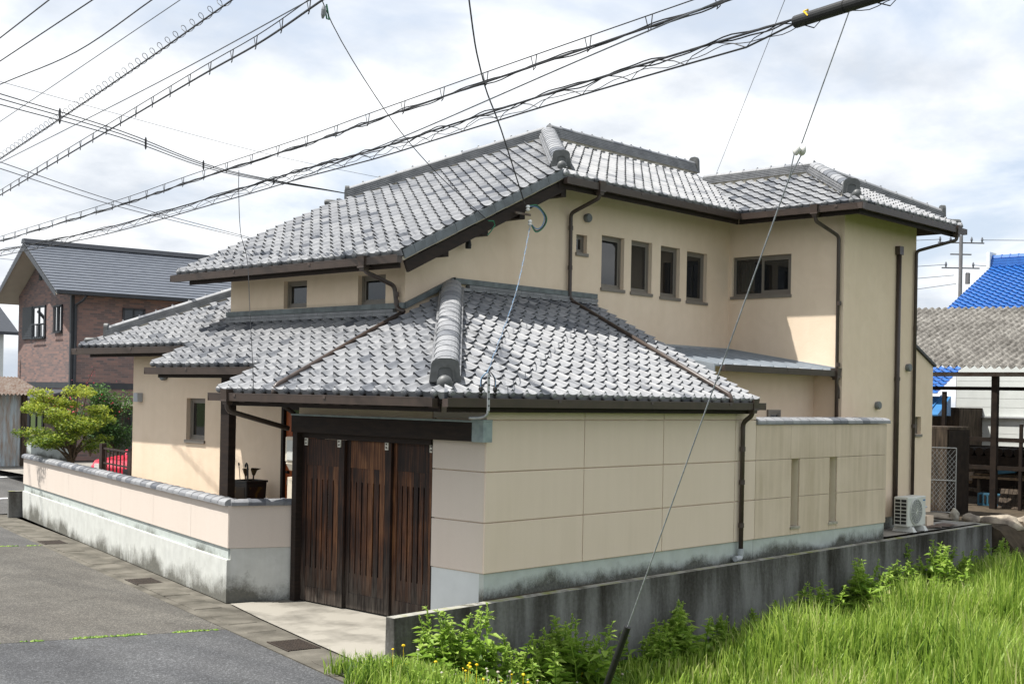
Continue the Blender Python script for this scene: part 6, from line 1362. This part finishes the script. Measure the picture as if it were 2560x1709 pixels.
# ================================================================ right background: open shed, white building, blue roofs
sh = thing('open_shed', 'open timber shed with weathered corrugated roof behind the right wing', 'shed', (19, 1.5, -.03))
mb = MB(); corr(mb, (18.7, 6.2, 3.42), (18.7, -4.5, 3.22), (24.2, -4.5, 5.0), (24.2, 6.2, 5.22), 54, .045, 6); mb.build('roof', 'old_corrugated', sh, smooth=True)
mb = MB(); mb.box((18.85, -4.4, 3.12), (18.97, 6.1, 3.22)); mb.build('eave_beam', 'rust', sh)
for (x, y) in ((19.0, 1.58), (19.0, 5.9), (19.0, -2.2), (23.8, 1.2), (23.8, 5.9), (23.8, -2.2)):
    mb = MB(); mb.box((x - .07, y - .07, -.03), (x + .07, y + .07, 3.15 if x < 20 else 4.9)); mb.build('post', 'old_timber', sh)
for (a, b) in (((19.0, 3.2, 1.62), (19.0, -1.5, 1.62)), ((19.0, 2.2, .95), (19.0, -1.5, .95)), ((23.8, 6, 2.9), (23.8, -4, 2.9))): mb = MB(); mb.beam(a, b, .08, .10); mb.build('rail', 'old_timber', sh)
mb = MB(); mb.beam((19.0, 2.83, -.03), (19.0, 2.83, 2.75), .09, .09, (1, 0, 0)); mb.build('post', 'old_timber', sh); mb = MB(); mb.beam((19.0, .95, -.03), (19.0, .95, 2.0), .07, .07, (1, 0, 0)); mb.build('post', 'old_timber', sh); mb = MB(); mb.beam((19.02, .3, 1.6), (19.02, -.6, 2.4), .07, .09); mb.build('brace', 'old_timber', sh)
MB().box((18.96, -.25, -.03), (19.04, .55, 1.62)).build('board_panel', 'old_wood', sh)
MB().box((22.8, -4, -.03), (22.9, 4.2, 1.35)).build('back_boards', 'old_timber', sh)
t = thing('timber_bin', 'dark timber board bin standing behind the mesh panel', 'bin', (16.2, 2.1, -.03))
for k in range(5):
    y0 = 1.42 + k * .26; MB().box((16.0, y0, -.03), (16.04, y0 + .25, 1.88)).build('board', 'old_wood', t)
MB().box((16.0, 1.4, 1.885), (17.2, 2.74, 1.94)).build('top', 'old_wood', t); MB().box((16.05, 1.40, -.03), (17.15, 1.45, 1.87)).build('side', 'old_timber', t)
t = thing('mesh_panel', 'wire mesh fence panel with green frame leaning by the timber bin', 'fence panel', (15.3, 1.2, .1))
q0, q1 = Vector((15.28, 1.75, .0)), Vector((15.50, .98, .0)); qd = (q1 - q0)
mb = MB()
for (a, b) in (((q0, .12), (q0, 1.50)), ((q1, .12), (q1, 1.50)), ((q0, 1.50), (q1, 1.50)), ((q0, .12), (q1, .12)), ((q0, .8), (q1, .8))): mb.tube([a[0] + Vector((0, 0, a[1])), b[0] + Vector((0, 0, b[1]))], .010, 6)
mb.build('frame', 'grey_plastic', t); mb = MB()
for k in range(-9, 10):
    for sg in (1, -1):
        pts = []
        for s in range(0, 21):
            u = s / 20; v = (k / 9 + u * sg * 1.0) * .75 + (.0 if sg > 0 else .75)
            if 0 <= v <= 1: pts.append(q0 + qd * u + Vector((0, 0, .12 + v * 1.38)))
        if len(pts) > 1: mb.tube([pts[0], pts[-1]], .0028, 3)
mb.build('mesh', 'grey_plastic', t)
def clutter(name, label, cat, fn, loc): t = thing(name, label, cat, loc); fn(t); return t
def bench(t):
    MB().box((18.2, -1.6, .62), (19.4, 1.9, .68)).build('top', 'lumber', t)
    for y in (1.7, .2, -1.3):
        for x in (18.3, 19.3): MB().box((x - .04, y - .04, -.03), (x + .04, y + .04, .62)).build('leg', 'old_wood', t)
    mb = MB(); mb.beam((18.3, .7, -.02), (18.3, .1, .6), .05, .06); mb.build('brace', 'old_wood', t); mb = MB(); mb.beam((18.3, -.2, -.02), (18.3, .5, .6), .05, .06); mb.build('brace', 'old_wood', t)
clutter('workbench', 'long wooden workbench inside the open shed', 'workbench', bench, (18.8, 0, -.03))
for k, (x, y, z, l, ang, lab) in enumerate(((18.5, .9, .72, 1.9, .1, 'longest board lying on the workbench'), (18.7, .2, .78, 1.5, -.15, 'upper board crossing the workbench'), (18.4, -.6, .72, 1.2, .35, 'short board at the right of the workbench'), (18.9, 1.2, .86, 1.4, .05, 'board on top of the lumber pile at the back'), (18.6, .5, .90, .8, .5, 'small offcut on the lumber pile'))):
    t = thing('board', lab, 'board', (x, y, z), 'loose boards on the workbench'); d = Vector((math.sin(ang), -math.cos(ang), 0)); mb = MB(); mb.beam(Vector((x, y, z)) - d * l / 2, Vector((x, y, z)) + d * l / 2, .16, .04); mb.build('plank', 'lumber', t)
t = thing('tool_case', 'teal plastic case lying on the workbench', 'case', (18.3, 1.05, .80)); mb = MB(); mb.beam((18.22, 1.35, .80), (18.30, .80, .88), .16, .15); mb.build('case', 'blue_plastic', t, bevel=.02); mb = MB(); mb.beam((18.2, 1.15, .89), (18.22, 1.0, .91), .03, .03); mb.build('handle', 'black', t)
t = thing('crate', 'blue plastic crate under the workbench', 'crate', (18.1, 1.3, 0)); MB().box((17.95, 1.0, -.03), (18.35, 1.6, .28)).build('body', 'blue_plastic', t, bevel=.01); mb = MB(); [mb.box((17.93, 1.05 + k * .11, .04), (17.951, 1.10 + k * .11, .24)) for k in range(5)]; mb.build('slots', 'black', t)
t = thing('pallet', 'tilted wooden slatted pallet leaning under the workbench', 'pallet', (17.6, .6, 0))
for k in range(5): mb = MB(); mb.beam((17.45, .85 - k * .10, -.02), (17.9, .95 - k * .10, .42), .085, .02); mb.build('slat', 'old_wood', t)
for z in (.1, .32): mb = MB(); mb.beam((17.45 + z * 1.0, .92, z - .02), (17.45 + z * 1.0, .40, z - .02), .04, .03); mb.build('batten', 'old_wood', t)
for q_ in list(COL.objects):
    if q_.parent is None and q_.name.split('.')[0] in ('workbench', 'board', 'tool_case', 'crate', 'pallet'): q_.location += Vector((1.8, .68, 0)); WM[q_.name] = Matrix.Translation(q_.location)
t = thing('tile_stack', 'row of old curved tiles on the shed rail', 'tiles', (20.3, 1.9, 1.0)); mb = MB()
for k in range(9): mb.tube([(20.0, 2.6 - k * .24, 1.28), (20.6, 2.6 - k * .24, 1.28)], .11, 8)
mb.build('tiles', 'old_timber', t); MB().box((20.0, .3, .85), (20.7, 2.8, 1.18)).build('rack', 'old_timber', t)
t = thing('log_pile', 'dark pile of odds and ends under the shed roof', 'pile', (21, 1, -.03)); 
for k in range(16): a = Vector((random.uniform(20, 22), random.uniform(-2, 3.2), random.uniform(.1, 1.1))); d = Vector((random.uniform(-.3, .3), random.uniform(-1, 1), random.uniform(-.2, .2))).normalized(); mb = MB(); mb.beam(a - d * .6, a + d * .6, .12, .08); mb.build('piece', random.choice(['old_wood', 'old_timber', 'lumber']), t)
wb = thing('white_building', 'white metal sided building behind the open shed', 'building', (28, 3, 0))
for k in range(14):
    z0 = -.05 + k * .27; MB().box((28.0, -6.0, z0), (28.06, 6.45, z0 + .262)).build('siding_board', 'white_siding', wb)
MB().box((28.08, -6.0, -.05), (34, 6.44, 3.75)).build('core', 'white_siding', wb); MB().box((27.9, -6.1, 2.05), (28.0, 6.5, 2.09)).build('belt', 'steel', wb)
def blue_roof(t, O, s, tdir, w, l, cols, rows, clip=None):
    s, tdir, O = Vector(s).normalized(), Vector(tdir).normalized(), Vector(O); n = s.cross(tdir); mb = MB(); vs, fs = TG[False]; kw, kl = w / W0, l / L0
    for i in range(cols):
        for j in range(rows):
            if clip and not clip(i, j): continue
            b = O + s * (i * w) + tdir * (j * l); mb.cr = random.random(); mb.add([b + s * (v[0] * kw) + tdir * (v[1] * kl) + n * (v[2] * kw) for v in vs], fs)
    return mb.build('roof_tiles', 'blue_tile', t, smooth=True, kind='stuff')
b2 = thing('blue_roofed_house', 'house with bright blue tiled roof behind the corrugated shed', 'house', (34, 6, 0))
MB().box((32.6, -8, 0), (40, 8.2, 5.8)).build('wall', 'white_siding', b2)
tdv = Vector((CP, 0, SP)); blue_roof(b2, (31.2, 8.55, 5.40), (0, -1, 0), tdv, .29, .25, 56, 21)
r0 = Vector((31.2, 0, 5.40)) + tdv * (21 * .25); MB().prism([(31.2, 8.5, 5.35), (r0.x, 8.5, r0.z - .05), (r0.x, -8, r0.z - .05), (31.2, -8, 5.35)], (0, 0, -.12)).build('roof', 'blue_tile', b2)
mb = MB()
for k in range(3): mb.box((r0.x - .22 + k * .02, -8, r0.z - .05 + k * .10), (r0.x + .22 - k * .02, 8.6, r0.z + .04 + k * .10))
for k in range(42): mb.lathe((r0.x, 8.6 - k * .31, r0.z + .28), (0, -1, 0), [(0, .14), (.05, .14), (.051, .12), (.31, .12)], 8)
mb.build('ridge', 'blue_tile', b2); MB().box((r0.x - .3, 8.6, r0.z - .1), (r0.x + .3, 8.73, r0.z + .5)).build('ridge_end', 'white_siding', b2)
b3 = thing('blue_tiled_outbuilding', 'low outbuilding with blue tiles seen under the shed roof', 'outbuilding', (26, 6.5, 0)); MB().box((26.3, 5.6, 0), (30, 9, 2.35)).build('wall', 'old_wood', b3); blue_roof(b3, (25.4, 9.0, 2.75), (0, -1, 0), tdv, .26, .22, 12, 9); mb = MB(); mb.hexa([(25.0, 5.7, 2.1), (25.9, 5.7, 2.1), (25.9, 9, 2.1), (25.0, 9, 2.1), (25.0, 5.7, 2.14), (25.9, 5.7, 2.68), (25.9, 9, 2.68), (25.0, 9, 2.14)]); mb.build('metal_awning', 'blue_metal', b3)
for k in range(6): MB().beam((25.0, 6.0 + k * .45, 2.17), (25.9, 6.0 + k * .45, 2.71), .03, .03).build('awning_rib', 'blue_metal', b3)
# utility pole with crossarms far at the right
up_ = thing('utility_pole', 'grey utility pole with crossarms above the blue roof', 'utility pole', (47.6, 14.9, 0))
MB().tube([(47.6, 14.9, 0), (47.6, 14.9, 10.5)], [.12, .09], 8).build('shaft', 'pole_concrete', up_)
for (z, l) in ((10.15, 1.1), (8.95, .9), (9.6, .5)): mb = MB(); mb.beam(Vector((47.6, 14.9, z)) - rt * l, Vector((47.6, 14.9, z)) + rt * l, .05, .06); mb.build('crossarm', 'pole_concrete', up_)
for (l, z) in ((-1.0, 10.3), (-.5, 10.3), (.5, 10.3), (1.0, 10.3), (-.7, 9.1), (.6, 9.1)): p = Vector((47.6, 14.9, z)) + rt * l; MB().lathe(p - Vector((0, 0, .12)), (0, 0, 1), [(0, .03), (.12, .06), (.2, .045), (.26, .02)], 8).build('insulator', 'wire_thin', up_)
MB().lathe(Vector((47.6, 14.9, 8.2)) + rt * .35, (0, 0, 1), [(0, .11), (.5, .11), (.55, .06)], 10).build('transformer', 'pole_concrete', up_)
for k, (z0, l0, x1, z1, lab) in enumerate(((10.3, -1.0, (30, 32, 9.2), 0, 'topmost wire from the pole to the left'), (9.1, -.7, (30, 31, 7.6), 0, 'second wire from the pole to the left'), (8.6, -.3, (30, 30.5, 6.6), 0, 'third wire sloping left from the pole'), (8.2, -.2, (30, 30, 5.0), 0, 'lowest wire sloping left from the pole'), (10.3, 1.0, (62, -2, 11.0), 0, 'wire from the pole top to the right'), (9.1, .6, (62, -1, 8.6), 0, 'lower wire from the pole to the right'))):
    p = Vector((47.6, 14.9, z0)) + rt * l0; wire([p, p.lerp(Vector(x1), .5) - Vector((0, 0, .25)), Vector(x1)], .016, lab + ' behind the blue roof', 'wire_thin')
